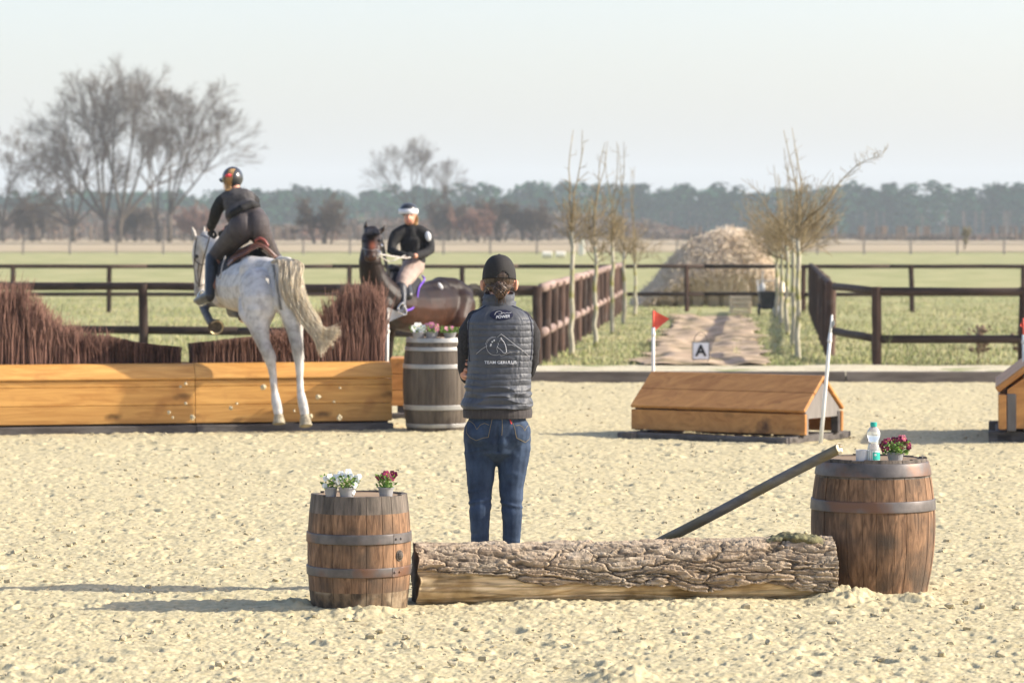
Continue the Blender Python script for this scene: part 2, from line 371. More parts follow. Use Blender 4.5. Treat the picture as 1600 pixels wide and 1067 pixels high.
fence('dark brown two-rail fence passing behind the grey horse to the corner near the young trees',[(gx_(-60,49.2),49.2),(.34,45.9)],[(gx_(225,48),48),(gx_(-20,49),49),(gx_(535,46.9),46.9),(.34,45.9)],zs=(1.02,.41),r=.058,m_=RAIL)
la,lb=np.array([.40,46.0]),np.array([2.44,76])
fence('tightly posted fence with pale sunlit rails on the left side of the sand track',[la,lb],[la+(lb-la)*((t*1.78+.9)/30.) for t in range(17)],zs=(1.04,.43),r=.062,m_=RAILW,pr=.075)
ra,rb=np.array([4.60,49.4]),np.array([6.66,76])
fence('dark tightly posted fence on the right side of the sand track',[ra,rb],[ra+(rb-ra)*(t/15.) for t in range(15)],zs=(1.02,.41),r=.058,m_=RAIL,pr=.08)
ya=45.6
fence('dark brown two-rail fence standing right of the track, behind the dry weeds',[(4.66,49.2),(gx_(1370,ya),ya),(gx_(1720,ya),ya)],[(gx_(1370,ya),ya),(gx_(1598,ya),ya)],zs=(1.0,.36),r=.055)
# distant wire and board fence
FARW=mat('far_fence_wood',(.16,.14,.13),(.22,.2,.18),rough=.9)
ff=thing('paddock_fence',(gx_(-40,250),250,0),'faint thin grey paddock fence at the far edge of the green field','fence')
m=MB(); m.tube([(0,0,-.1),(0,0,1.35)],[.07,.06],8); p0=None; px=-37
for k in range(24):
    x=gx_(px,250)
    if p0 is None: p0=m.build('post',FARW,ff,org=(0,0,0)); p0.location=(x-ff.location.x,0,0)
    else: dup(p0,(x-ff.location.x,0,0),parent=ff)
    px+=73
for z in(.75,1.25):
    m=MB(); m.tube([(gx_(-60,250),250,z),(gx_(1700,250),250,z)],.035,6); m.build('rail',FARW,ff)
# ---------------------------------------------------------------- bare trees
BARK=mat('bare_tree_bark',(.06,.047,.034),(.11,.088,.065),scale=2,rough=.9,tint=.2,spec=.05)
TWIG=mat('bare_twigs',(.085,.065,.045),(.14,.105,.075),scale=1,rough=.9,tint=.3,spec=.05)
LICH=mat('lichen_bark',(.36,.33,.25),(.50,.46,.35),scale=(14,14,6),rough=.9,c3=(.27,.26,.08),s3=4,bump=.004,spec=.05)
LTWG=mat('lichen_twigs',(.22,.17,.10),(.36,.29,.17),scale=5,rough=.9,tint=.3,spec=.05)
def grow(mt,mc,p,d,L,r,lev,maxl,rs,spread=.5,up=.12,ns=5,kids=(3,5),shrink=.68,tip=.012,droop=0,wig=.10):
    n=4 if lev<maxl-1 else 3; P=[p]; q=p.copy(); dd=d.copy()
    for i in range(n):
        dd=dd+rs.normal(0,wig+.02*lev,3)+np.array([0,0,up*(1 if lev<3 else .5)-droop*lev*.04]); dd/=np.linalg.norm(dd); q=q+dd*L/n; P.append(q.copy())
    r2=max(r*(.62 if lev else .72),tip); rad=np.linspace(r,r2,n+1); tgt=mt if lev<=0 else mc
    tgt.tube(P,rad,max(3,ns-lev),cap=False,tint=rs.random())
    if lev>=maxl: return
    k=rs.integers(*kids)
    for j in range(k):
        t=1. if j==0 else rs.uniform(.35,1.)
        i=min(int(t*n),n-1); b=P[i]+(P[i+1]-P[i])*(t*n-i)
        ax=rs.normal(0,1,3); ax-=ax.dot(dd)*dd; ax/=np.linalg.norm(ax)+1e-9
        s_=spread*(.5 if j==0 else rs.uniform(.8,1.4)); nd=dd*math.cos(s_)+ax*math.sin(s_)
        grow(mt,mc,b,nd,L*shrink*rs.uniform(.75,1.15)*(1 if j==0 else .9),r2*(.9 if j==0 else .65),lev+1,maxl,rs,spread,up,ns,kids,shrink,tip,droop,wig)
def tree(name,loc,H,label,cat,stems=((0,0,0,1),),group=None,seed=1,maxl=6,L0=.28,r0=None,matT=BARK,matC=TWIG,asm=1,**k):
    t=thing(name,loc,label,cat,group); rs=np.random.default_rng(seed); mt,mc=MB(),MB(); loc=np.array(loc,float)
    for (dx,tx,ty,s) in stems:
        grow(mt,mc,loc+[dx,0,-.2],np.array([tx,ty,1.])/np.linalg.norm([tx,ty,1]),H*L0*s,(r0 or H*.016)*s,0,maxl,rs,**k)
    mt.build('trunk',matT,t,smooth=True); mc.build('crown',matC,t); return t
def limb(mt,mc,p,d,L,r,lev,rs,maxl,tip,up,cnt,wig):
    n=[8,7,5,4,3][lev]; P=[p]; q=p.copy(); dd=d.copy()
    for i in range(n):
        dd=dd+rs.normal(0,wig,3)*(1+.4*lev)+np.array([0,0,up]); dd/=np.linalg.norm(dd); q=q+dd*L/n; P.append(q.copy())
    P=np.array(P); rad=np.maximum(r*(1-np.linspace(0,1,n+1)*.85),tip); (mt if lev==0 else mc).tube(P,rad,max(3,6-lev),cap=False,tint=rs.random())
    if lev>=maxl: return
    for j in range(cnt[lev]):
        t=rs.uniform(.22 if lev else .30,1.)**.8; f=t*n; i=min(int(f),n-1); b=P[i]+(P[i+1]-P[i])*(f-i); T=P[i+1]-P[i]; T/=np.linalg.norm(T)
        ax=rs.normal(0,1,3); ax-=ax.dot(T)*T; ax/=np.linalg.norm(ax); s_=rs.uniform(.35,.80); nd=T*math.cos(s_)+ax*math.sin(s_)
        limb(mt,mc,b,nd,L*(1-.55*t)*rs.uniform(.5,.85),max(rad[i]*.6,tip),lev+1,rs,maxl,tip,up*.8,cnt,wig)
def oak(loc,H,label,fans,seed,r0,group=None,cnt=(12,9,7),tip=.015,trunk=.16,maxl=3,up=.03,wig=.05):
    t=thing('bare_tree',loc,label,'tree',group); rs=np.random.default_rng(seed); mt,mc=MB(),MB(); loc=np.array(loc,float)
    for dx,angs,s_ in fans:
        b=loc+[dx,0,-.3]; top=b+np.array([dx*.25,0,H*trunk*s_+.3]); mt.tube([b,b*.5+top*.5+[rs.normal(0,.06),0,0],top],[r0*1.15,r0,r0*.85],10,cap=True)
        for an in angs:
            an=R(an); y=rs.uniform(-.35,.35); d=np.array([math.sin(an),y*abs(math.cos(an)),math.cos(an)]); d/=np.linalg.norm(d)
            limb(mt,mc,top-[0,0,rs.uniform(0,.3)*H*trunk*.5],d,H*(1-trunk)*s_*rs.uniform(.85,1.04)*(1-.18*abs(math.sin(an))),r0*.62,0,rs,maxl,tip,up,cnt,wig)
    mt.build('trunk',BARK,t,smooth=True); mc.build('crown',TWIG,t); return t
TD=470.
big=dict(maxl=6,spread=.40,up=.05,kids=(3,5),shrink=.78,tip=.024,wig=.05)
def tp(px,D): return (gx_(px,D),D,0)
oak(tp(176,TD),20.3,'tallest broad bare deciduous tree with two close trunks at far left',[(-.8,(-46,-30,-16,-4,6),1.),(.9,(-8,10,24,42),1.)],11,.42)
oak(tp(115,TD+12),14.5,'shorter spreading bare tree left of the tallest bare tree',[(0,(-70,-48,-26,-5,18,48),1.)],5,.38,cnt=(11,9,6))
oak(tp(265,TD-5),19,'tall slender bare tree right of the twin-trunked one, above the jumping rider',[(0,(-3,5,20,36),1.),(-1.4,(-6,3),.8)],23,.34,trunk=.2)
oak(tp(5,TD+20),14.5,'bare tree cut by the left edge of the picture',[(0,(-40,-15,8,35,60),1.)],31,.32,cnt=(11,9,6))
oak(tp(655,620),16.5,'pale bare twin-stemmed tree rising alone above the woods, over the dark horse rider',[(-.8,(-38,-18,-4,6),1.),(1.4,(-4,12,30),.92)],41,.26,cnt=(10,8,5),tip=.014,trunk=.3)
for i,(px,D,H,s,lb) in enumerate([(505,430,8.2,1,'bushy bare tree with dense round twiggy crown right of the jumping rider'),(700,520,8.5,2,'low bare tree behind the helmeted rider on the dark horse'),(778,500,8.4,3,'broad low bare tree above the black cap of the standing person'),(745,480,6,8,'reddish brown bare shrub-like tree between the dark horse rider and the standing person'),(830,500,7.5,4,'low bare tree just left of the first lichened sapling'),(300,500,7,5,'rusty low bare tree behind the arms of the jumping rider'),(210,495,7,6,'low dense bare tree under the twin-trunked tree'),(50,500,8,7,'low dense bare tree near the left edge')]):
    tree('scrub_tree',tp(px,D),H,lb,'tree',stems=((-1,-.35,0,1),(0,0,0,1.1),(1,.35,0,1),(.3,.1,-.4,.9)),seed=50+s,L0=.30,r0=.2,maxl=5,spread=.55,up=.06,kids=(4,6),shrink=.72,tip=.03,
         matC=mat('russet_twigs',(.20,.11,.075),(.3,.17,.12),scale=1,rough=.9,tint=.3) if s in(5,8) else TWIG)
# young lichened trees along both fences
def sapling(px,py,pb,ptop,lb,seed,wide=1.,grp=None,tw=.078):
    D=gD(py); x=gx_(px,D); zb=CH-(pb-HY)/F*D; zt=CH-(ptop-HY)/F*D
    t=thing('young_tree',(x,D,0),lb,'tree',grp); rs=np.random.default_rng(seed); mt,mc=MB(),MB(); b=np.array([x,D,0.])
    n=9; P=[b+[rs.normal(0,.012),rs.normal(0,.012),zz] for zz in np.linspace(-.1,zb,n)]; mt.tube(P,np.linspace(tw/2*1.1,tw/2*.75,n),10)
    top=P[-1]
    for k in range(14 if wide>1 else 9):
        a=rs.random()*6.28; el=rs.uniform(.2,1.3); d=np.array([math.cos(a)*el*wide,math.sin(a)*el,rs.uniform(.25,1.2)]); d/=np.linalg.norm(d)
        grow(mc,mc,top-[0,0,rs.uniform(0,.3)],d,(zt-zb)*.17*rs.uniform(.5,1.1)*(1.75 if wide>1 else 1.05),tw*.12,1,4,rs,spread=.5,up=.06,ns=6,kids=(3,5),shrink=.76,tip=.0032,wig=.07)
    for k in range(2):
        d=np.array([rs.normal(0,.12),rs.normal(0,.1),1.]); p=top.copy(); Q=[p.copy()]
        for i in range(8): d=d+rs.normal(0,.10,3)*[1,1,.2]; d[2]=abs(d[2])+.3; d/=np.linalg.norm(d); p=p+d*(zt-zb)/8*rs.uniform(.8,1.); Q.append(p.copy())
        mc.tube(Q,np.linspace(tw*.2,.004,9),6)
        for i in range(2,8):
            for _ in range(3 if i<5 else 1):
                dd=rs.normal(0,1,3); dd[2]=abs(dd[2]); dd/=np.linalg.norm(dd); grow(mc,mc,Q[i],dd,(zt-zb)*.10*rs.uniform(.3,1),tw*.06,2,3,rs,spread=.6,up=.1,ns=5,kids=(2,4),shrink=.7,tip=.002)
    mt.build('trunk',LICH,t,smooth=True); mc.build('crown',LTWG,t)
    return t,top
S1=[(893,556,362,182),(930,538,385,190),(957,522,378,205),(975,507,392,215),(993,492,398,245)]
nm=['nearest and tallest','second','third','fourth','farthest']
for i,(px,py,pb,pt) in enumerate(S1): sapling(px,py,pb,pt,nm[i]+' lichened young tree in the row along the left track fence',60+i,1.)
S2=[(1247,563,372,182),(1239,540,368,215),(1229,522,385,240),(1221,507,388,255),(1214,496,392,275)]
for i,(px,py,pb,pt) in enumerate(S2):
    t,top=sapling(px,py,pb,pt,nm[i]+' lichened young tree in the row along the right track fence',80+i,1.5)
    if i==0:
        m=MB(); D=gD(py); rs=np.random.default_rng(5)
        Q=spl([W(1247,372,D),W(1258,345,D),W(1290,318,D-.1),W(1312,285,D),W(1345,255,D),W(1378,245,D)],5); m.tube(Q,np.linspace(.019,.003,len(Q)),6)
        for i_ in range(6,len(Q)):
            for _ in range(2):
                dd=rs.normal(0,1,3); dd[2]=abs(dd[2])*.6; dd/=np.linalg.norm(dd); grow(m,m,Q[i_],dd,.20*rs.uniform(.3,1),.0035,2,3,rs,spread=.6,up=.1,ns=5,kids=(2,4),shrink=.7,tip=.003)
        m.build('side_branch',LTWG,t)
# ---------------------------------------------------------------- forest and hedge
FOR=mat('pine_foliage',(.008,.045,.022),(.03,.085,.040),scale=.25,rough=1,tint=.4,spec=0)
FTR=mat('pine_trunk',(.10,.075,.055),(.16,.12,.09),rough=1,spec=0)
def forest(name,N,D0,D1,half,H,seed,m_,tri=240,wd=3.2,leaf=.9,prof=lambda x:1.):
    r=np.random.default_rng(seed); V=[];T=[]
    for k in range(N):
        y=r.uniform(D0,D1); x=r.uniform(-half,half)*y/D0; h=H*r.uniform(.70,1.16)*prof(800+F*x/y); wr=wd*r.uniform(.7,1.2)
        t=r.random(tri); z=h*(.03+.97*t); rad=wr*np.sqrt(np.clip(1-((t-.35)/.68)**2,0.02,1))*(.7+.6*r.random(tri)); a=r.random(tri)*6.28
        c=np.stack([x+rad*np.cos(a),y+rad*np.sin(a),z],1)
        o=r.normal(0,leaf,(tri,3,3))*np.array([1,1,.6]); V.append((c[:,None,:]+o).reshape(-1,3)); T.append(np.full(tri*3,r.random()))
    V=np.concatenate(V); n=len(V)//3; mb=MB(); mb.v=[V]; mb.t=[np.concatenate(T)]; mb.n=len(V); mb.f=[(3*i,3*i+1,3*i+2) for i in range(n)]; mb.m=[0]*n
    for k in range(N//2):
        y=r.uniform(D0,D0+30); x=r.uniform(-half,half); mb.tube([(x,y,-1),(x,y,H*.5)],[.25,.18],4,mi=1)
    return tag(mb.build(name,[m_,FTR]),kind='stuff')
forest('forest',560,1000,1120,215,14.2,3,FOR,prof=lambda p:np.interp(p,[0,400,560,640,760,900,1150,1380,1600],[.84,.86,.9,1.0,1.0,1.02,.95,.98,.96]))
UND=mat('undergrowth_twigs',(.14,.12,.10),(.22,.185,.15),scale=.2,rough=1,tint=.35,spec=0,c3=(.26,.15,.11),s3=.05,t3=(.55,.6))
forest('undergrowth',420,520,640,100,4.6,9,UND,tri=170,wd=2.6,leaf=.28,prof=lambda p:np.interp(p,[0,120,300,420,560,700,860,1000,1100,1700],[1.2,1.1,1.1,.45,.7,.9,1.0,.75,.2,.15]))
t=tree('bare_tree',tp(1506,300),3.0,'small lone olive-brown sapling far out in the field before the right woods','tree',stems=((0,0,0,1.2),(.1,.1,0,.9)),seed=90,L0=.28,r0=.06,maxl=4,spread=.35,up=.3,kids=(4,6),tip=.03,matC=mat('olive_twigs',(.22,.19,.10),(.3,.26,.14),rough=1))
# ---------------------------------------------------------------- brush heap beyond the far fence
HEAP=mat('dry_reed_heap',(.66,.54,.40),(.80,.69,.54),scale=3,rough=1,tint=.22,spec=.05)
r=np.random.default_rng(4); m=MB(); HDp=82.
prof_x=[985,1020,1050,1070,1090,1110,1140,1165,1185,1205,1222]; prof_y=[478,440,400,380,372,361,354,358,372,408,470]
for k in range(20000):
    px=r.uniform(990,1222); dy=r.uniform(-1.4,1.4); ty=np.interp(px,prof_x,prof_y); zt=(CH-(ty-HY)/F*HDp)*math.sqrt(max(0,1-(dy/1.6)**2)); x=gx_(px,HDp); 
    z=zt*r.random()**.22; q=np.array([x,HDp+dy,z*1.0]); d=r.normal(0,1,3)*[.8,.8,.6]+[(x-gx_(1135,HDp))*.4,dy*.3,.5]; d/=np.linalg.norm(d); L=r.uniform(.14,.34)
    m.tube([q-d*L*.6,q,q+d*L*.3+[0,0,-.03]],[.008,.007,.002],3,cap=False,tint=r.random())
core=[]
for k in range(9):
    px=1015+k*24; ty=np.interp(px,prof_x,prof_y)+14; zt=max(.3,CH-(ty-HY)/F*HDp); core.append(1); m.ell((gx_(px,HDp),HDp,zt*.38),(.38,.9,zt*.60),n=10)
o=m.build('brush_heap',HEAP,org=(gx_(1120,HDp),HDp,0)); tag(o,'large dome-shaped heap of dry tan reeds and brushwood behind the far fence','brushwood heap')
# small things by the far fence
SAWN=mat('pale_sawn_wood',(.62,.5,.34),(.72,.6,.44),scale=9,rough=.8,tint=.2)
t=thing('pallet_crate',(gx_(1157,74),74,0),'pale slatted wooden crate on the grass at the end of the track','crate')
c=np.array([gx_(1157,74),74,0]);
for z in (.04,.14,.24,.34):
    m=MB(); m.box(c+[0,-.2,z],(.44,.02,.07),bev=.004); m.box(c+[0,.2,z],(.44,.02,.07),bev=.004); m.box(c+[-.22,0,z],(.02,.38,.07)); m.box(c+[.22,0,z],(.02,.38,.07)); m.build('slats',SAWN,t)
m=MB()
for sx in(-1,1):
    for sy in(-1,1): m.box(c+[sx*.19,sy*.17,.19],(.04,.04,.38))
m.build('corner_posts',SAWN,t)
m=MB(); m.box(c+[0,0,.03],(.40,.36,.02)); m.build('floor',SAWN,t)
DARK=mat('dark_plastic',(.025,.028,.03),(.05,.05,.055),rough=.5); GREYP=mat('grey_plastic',(.45,.46,.47),rough=.5)
t=thing('wheeled_bin',(gx_(1200,73),73,0),'dark wheeled garden cart with pale tub beside the right row of young trees','cart'); c=np.array([gx_(1200,73),73,0])
m=MB(); v=[(-.15,-.2,.12),(.15,-.2,.12),(.15,.2,.12),(-.15,.2,.12),(-.2,-.27,.5),(.2,-.27,.5),(.2,.27,.5),(-.2,.27,.5),(-.17,-.24,.49),(.17,-.24,.49),(.17,.24,.49),(-.17,.24,.49),(-.12,-.17,.16),(.12,-.17,.16),(.12,.17,.16),(-.12,.17,.16)]
m.add(np.array(v)+c,[(0,1,5,4),(1,2,6,5),(2,3,7,6),(3,0,4,7),(0,3,2,1),(4,5,9,8),(5,6,10,9),(6,7,11,10),(7,4,8,11),(8,9,13,12),(9,10,14,13),(10,11,15,14),(11,8,12,15),(12,13,14,15)]); m.build('tub',DARK,t)
for sx in(-.2,.2): m=MB(); m.tube([c+[sx-.025,-.1,.12],c+[sx+.025,-.1,.12]],[.12,.12],16); m.build('wheel',DARK,t)
m=MB(); m.tube([c+[-.17,.2,.3],c+[-.2,.45,.72],c+[.2,.45,.72],c+[.17,.2,.3]],.015,8); m.build('handle',GREYP,t)
m=MB(); m.ell(c+[.17,-.32,.1],(.1,.08,.1),n=12); tag(m.build('bucket',GREYP),'small pale grey tub on the grass against the garden cart','tub')
m=MB(); x0=gx_(1190,75.5); m.ell((x0,75.3,.52),(.07,.05,.13)); m.tube([(x0,75.3,.6),(x0+.01,75.3,.92)],[.02,.008],6); tag(m.build('plastic_bag',GREYP),'crumpled white bag hanging on the far fence left of the garden cart','bag')
BALE=mat('wrapped_bale',(.72,.68,.55),(.8,.77,.66),scale=4,rough=.7)
for px,lb in((855,'pale bale lying in the far field, nearer the standing person'),(876,'pale bale lying in the far field, nearer the white marker post')):
    m=MB(); c=G(px,403); m.tube([c+[-.30,0,.2],c+[-.28,0,.2],c+[.28,0,.2],c+[.30,0,.2]],[.16,.2,.2,.16],20); tag(m.build('hay_bale',BALE,org=c),lb,'bale')
m=MB(); c=G(909,399); m.box(c+[0,0,.55],(.42,.3,1.1),bev=.05); m.box(c+[0,0,1.12],(.5,.36,.06),bev=.02); tag(m.build('marker_post',BALE,org=c),'white squat marker post far out in the field behind the saplings','post')
# letter sign on the track
WH=mat('white_paint',(.74,.76,.78),(.8,.81,.82),rough=.5); BLK=mat('black_paint',(.015,.015,.015),rough=.6); WIRE=mat('thin_metal',(.10,.09,.08),rough=.5)
D=45.7; c=np.array([gx_(1095,D),D,0]); t=thing('letter_sign',c,'small square white sign with black letter A standing on the sand track','sign')
zc=CH-(548-HY)/F*D; h=.21
m=MB(); m.box(c+[0,0,zc],(.215,.02,.225),bev=.004); m.build('panel',WH,t)
m=MB()
for a,b in(((-.11,-.112),(.11,-.112)),((-.11,.112),(.11,.112)),((-.11,-.118),(-.11,.118)),((.11,-.118),(.11,.118))): m.tube([c+[a[0],-.004,zc+a[1]],c+[b[0],-.004,zc+b[1]]],.008,6)
m.build('frame',WIRE,t)
for sx in(-1,1): m=MB(); m.tube([c+[sx*.09,.02,zc],c+[sx*.10,.02,0]],.007,6); m.build('leg',WIRE,t)
m=MB(); m.tube([c+[.09*math.cos(a),.02,zc+.11+.14*math.sin(a)] for a in np.linspace(0,math.pi,12)],.006,6); m.build('hoop_handle',WIRE,t)
def text(s,size,bold=0,shear=0,ext=0):
    cu=bpy.data.curves.new('t','FONT'); cu.body=s; cu.size=size; cu.align_x='CENTER'; cu.align_y='CENTER'; cu.offset=bold; cu.shear=shear; cu.extrude=ext
    o=bpy.data.objects.new('t',cu); COL.objects.link(o); dg=bpy.context.evaluated_depsgraph_get(); me=bpy.data.meshes.new_from_object(o.evaluated_get(dg)); bpy.data.objects.remove(o)
    V=[tuple(v.co) for v in me.vertices]; Fc=[tuple(p.vertices) for p in me.polygons]; return np.array(V),Fc
V,Fc=text('A',.21,.006,ext=.002); m=MB(); m.add(np.stack([V[:,0],-V[:,2],V[:,1]],1)+c+[0,-.014,zc-.005],Fc); m.build('letter',BLK,t)
# dry weeds at the field edge
WEED=mat('dead_weed',(.20,.14,.09),(.32,.23,.15),rough=.9,tint=.3); WEEDG=mat('green_weed',(.10,.13,.04),(.16,.18,.07),rough=.9,tint=.3)
def weed(px,py,ht,lb,seed,leafy=0,lean=0):
    rs=np.random.default_rng(seed); D=gD(py); c=np.array([gx_(px,D),D,0.02]); m=MB()
    for k in range(4 if leafy else 2):
        d=np.array([rs.normal(0,.2)+lean,rs.normal(0,.2),1]); d/=np.linalg.norm(d); grow(m,m,c,d,ht*.5,.006,1,3,rs,spread=.5,up=.1,ns=5,kids=(2,4),shrink=.6,tip=.002)
    if leafy:
        for k in range(int(60*leafy)):
            p=c+[rs.normal(0,.16*ht)+lean*ht*.7,rs.normal(0,.1),ht*rs.uniform(.35,1.05)]; st=c+[lean*ht*(p[2]-c[2]),0,(p[2]-c[2])*.8]; m.tube([st,p],.003,4); m.ell(p,(.03*rs.random()+.01,.02,.012+.02*rs.random()),A=Matrix.Rotation(rs.random()*3,3,'Y'),n=6)
    tag(m.build('weed',WEED if leafy else WEEDG,org=c),lb,'weed')
weed(1526,571,.48,'brown leafy dead weed standing before the right fence',1,1,.15); weed(1596,571,.45,'brown dead weed at the right edge by the fence post',2,.7)
weed(1416,572,.36,'thin green weed stem nearest the right fence post',3); weed(1440,572,.3,'thin green weed second to the right of the fence post',4); weed(1484,573,.34,'slanting thin weed between the green stems and the brown dead weed',5,0,.4)
weed(1380,573,.62,'tall leaning thin dry stalk beside the right fence post',6,0,.5)
# ---------------------------------------------------------------- barrels
OAK=mat('weathered_oak_stave',(.095,.052,.029),(.30,.175,.098),scale=(38,38,7),detail=10,rough=.75,bump=.004,tint=.22,c3=(.085,.06,.042),s3=6,spec=.25,dist=1.,t3=(.45,.68))
OAKT=mat('grimy_oak_chime',(.07,.06,.05),(.17,.14,.115),scale=(34,34,6),detail=8,rough=.8,bump=.004,tint=.3,spec=.25)
OAKB=mat('damp_oak_bottom',(.05,.036,.024),(.20,.135,.08),scale=(22,22,14),detail=8,rough=.85,bump=.004,tint=.3,c3=(.27,.21,.14),s3=8,t3=(.55,.66))
HOOP=mat('rusty_iron_hoop',(.075,.068,.066),(.15,.135,.13),scale=9,rough=.5,metal=.35,bump=.002,spec=.5,c3=(.17,.085,.05),s3=4,t3=(.5,.62))
OAKD=mat('dark_stained_stave',(.065,.05,.038),(.12,.095,.07),scale=(22,22,4),rough=.7,bump=.003,tint=.25)
HOOPS=mat('galvanised_hoop',(.27,.265,.25),(.38,.37,.35),scale=6,rough=.4,metal=.3,spec=.5)
HEADW=mat('barrel_head_wood',(.24,.16,.09),(.38,.27,.17),scale=(3,30,10),rough=.8,tint=.3,bump=.003)
def barrel(cx,cy,H,rt,rm,lb,hoops,mats,seed,staves=22,tilt=0,bands=(.16,.14)):
    rs=np.random.default_rng(seed); t=thing('barrel',(cx,cy,0),lb,'barrel')
    def R_(z): s=(z/H-.5)*2; return rt+(rm-rt)*(1-abs(s)**2.0)
    zs=list(np.linspace(0,H,26)); zs=sorted(set(zs+[H*(1-bands[0]),H*bands[1]])); A=[]; wd=rs.uniform(.75,1.3,staves); ed=np.concatenate([[0],np.cumsum(wd)])/wd.sum()*2*math.pi+rs.random()*3
    mb=MB()
    for k in range(staves):
        a0,a1=ed[k],ed[k+1]; g=.0035/rm; off=rs.normal(0,.0012); g=.0018/rm; an=[a0,a0+g,a0+(a1-a0)*.33,a0+(a1-a0)*.66,a1-g,a1]; dr=[-.003,0,.0006,.0006,0,-.003]; V=[]
        for z in zs:
            zz=z-(.02 if z==0 else 0)+ (rs.normal(0,.002) if z==zs[-1] else 0)
            V+=[(cx+(R_(z)+d_+off)*math.cos(a),cy+(R_(z)+d_+off)*math.sin(a),zz) for a,d_ in zip(an,dr)]
        F_=[];M_=[]
        for i in range(len(zs)-1):
            zm=(zs[i]+zs[i+1])/2
            for j in range(5): F_.append((i*6+j,i*6+j+1,i*6+7+j,i*6+6+j)); M_.append(1 if zm>H*(1-bands[0]) else 2 if zm<H*bands[1] else 0)
        n0=mb.n; ti=rs.random(); mb.add(V,F_,ti); mb.m[-len(M_):]=M_
        b=(len(zs)-1)*6; top=[V[b+j] for j in range(6)]; inn=[(cx+(rt-.022)*math.cos(a),cy+(rt-.022)*math.sin(a),top[j][2]) for j,a in enumerate(an)]; low=[(x,y,H-.045) for x,y,_ in inn]
        mb.add(top+inn+low,[(j,j+1,j+7,j+6) for j in range(5)]+[(6+j,7+j,13+j,12+j) for j in range(5)],ti,1)
    mb.build('staves',mats,t,smooth=False)
    m=MB(); n=48; m.lathe([(.001,H-.008),(rt-.02,H-.008)],(cx,cy,0),n,cap=False)
    hb=m
    hb.build('barrel_head',HEADW,t)
    for (z0,z1,mm) in hoops:
        m=MB(); pr=[(R_(z0)+.0005,z0),(R_(z0)+.006,z0+.001)]+[(R_(z)+.0065,z) for z in np.linspace(z0+.004,z1-.004,4)]+[(R_(z1)+.006,z1-.001),(R_(z1)+.0005,z1)]
        m.lathe(pr,(cx,cy,0),72,cap=False); h=m.build('hoop',mm,t,smooth=True)
    return t,R_
def rivet_strap(t,R_,cx,cy,z,h,px_a,mm,w_=.06):
    m=MB(); a0=px_a; rr=R_(z)+.0075; da=w_/rr; V=[];n=6
    for i in range(n+1):
        a=a0-da/2+da*i/n
        for zz,ex in((z-h/2,0),(z-h/2,.003),(z+h/2,.003),(z+h/2,0)): V.append((cx+(R_(zz)+.0055+ex)*math.cos(a),cy+(R_(zz)+.0055+ex)*math.sin(a),zz))
    m.add(V,[(4*i+j,4*i+4+j,4*i+5+j,4*i+1+j) for i in range(n) for j in range(3)]+[(0,1,2,3),(4*n,4*n+3,4*n+2,4*n+1)])
    for s_ in(-.28,.28):
        a=a0+da*s_; m.ell((cx+(rr+.002)*math.cos(a),cy+(rr+.002)*math.sin(a),z),.0065,n=8)
    m.build('hoop_rivets',mm,t)
LBx,LBy=gx_(561,16.56),16.56; LH=.548
bl,RL=barrel(LBx,LBy,LH,.232,.2505,'weathered brown barrel at the left end of the log, carrying three small flower pots',[(.32,.368,HOOP),(.162,.207,HOOP)],[OAK,OAKT,OAKB],1,20,bands=(.155,.16))
rivet_strap(bl,RL,LBx,LBy,.344,.044,R(-40),HOOP); rivet_strap(bl,RL,LBx,LBy,.1845,.043,R(-42),HOOP)
m=MB(); a=R(-37); z=.262; rr=RL(z)+.002; n_=np.array([math.cos(a),math.sin(a),0]); tt=np.array([-math.sin(a),math.cos(a),0]); up=np.array([0,0,1.])
m.tube([np.array([LBx,LBy,z])+n_*rr+.024*(math.cos(b)*tt*.9+math.sin(b)*up) for b in np.linspace(0,2*math.pi,20)],.0035,6); m.ell(np.array([LBx,LBy,z])+n_*(rr-.001),(.019,.019,.021),n=12); m.build('bung',OAKT,bl)
RBx,RBy=gx_(1364,17.33),17.33; RH=.672
br,RRf=barrel(RBx,RBy,RH,.272,.314,'largest brown barrel at the right end of the log, holding a cup and a bottle',[(.588,.656,HOOP),(.412,.468,HOOP)],[OAK,OAKT,OAK],3,24,bands=(.14,.06))
MBx,MBy=gx_(681,31.15),31.15; MH=.845
bm_,RM=barrel(MBx,MBy,MH,.262,.30,'dark wine barrel with silver hoops beside the brush jump, behind the standing person',[(.80,.842,HOOPS),(.725,.76,HOOPS),(.565,.605,HOOPS),(.19,.235,HOOPS),(.03,.065,HOOPS)],[OAKD,OAKD,OAKD],6,24)
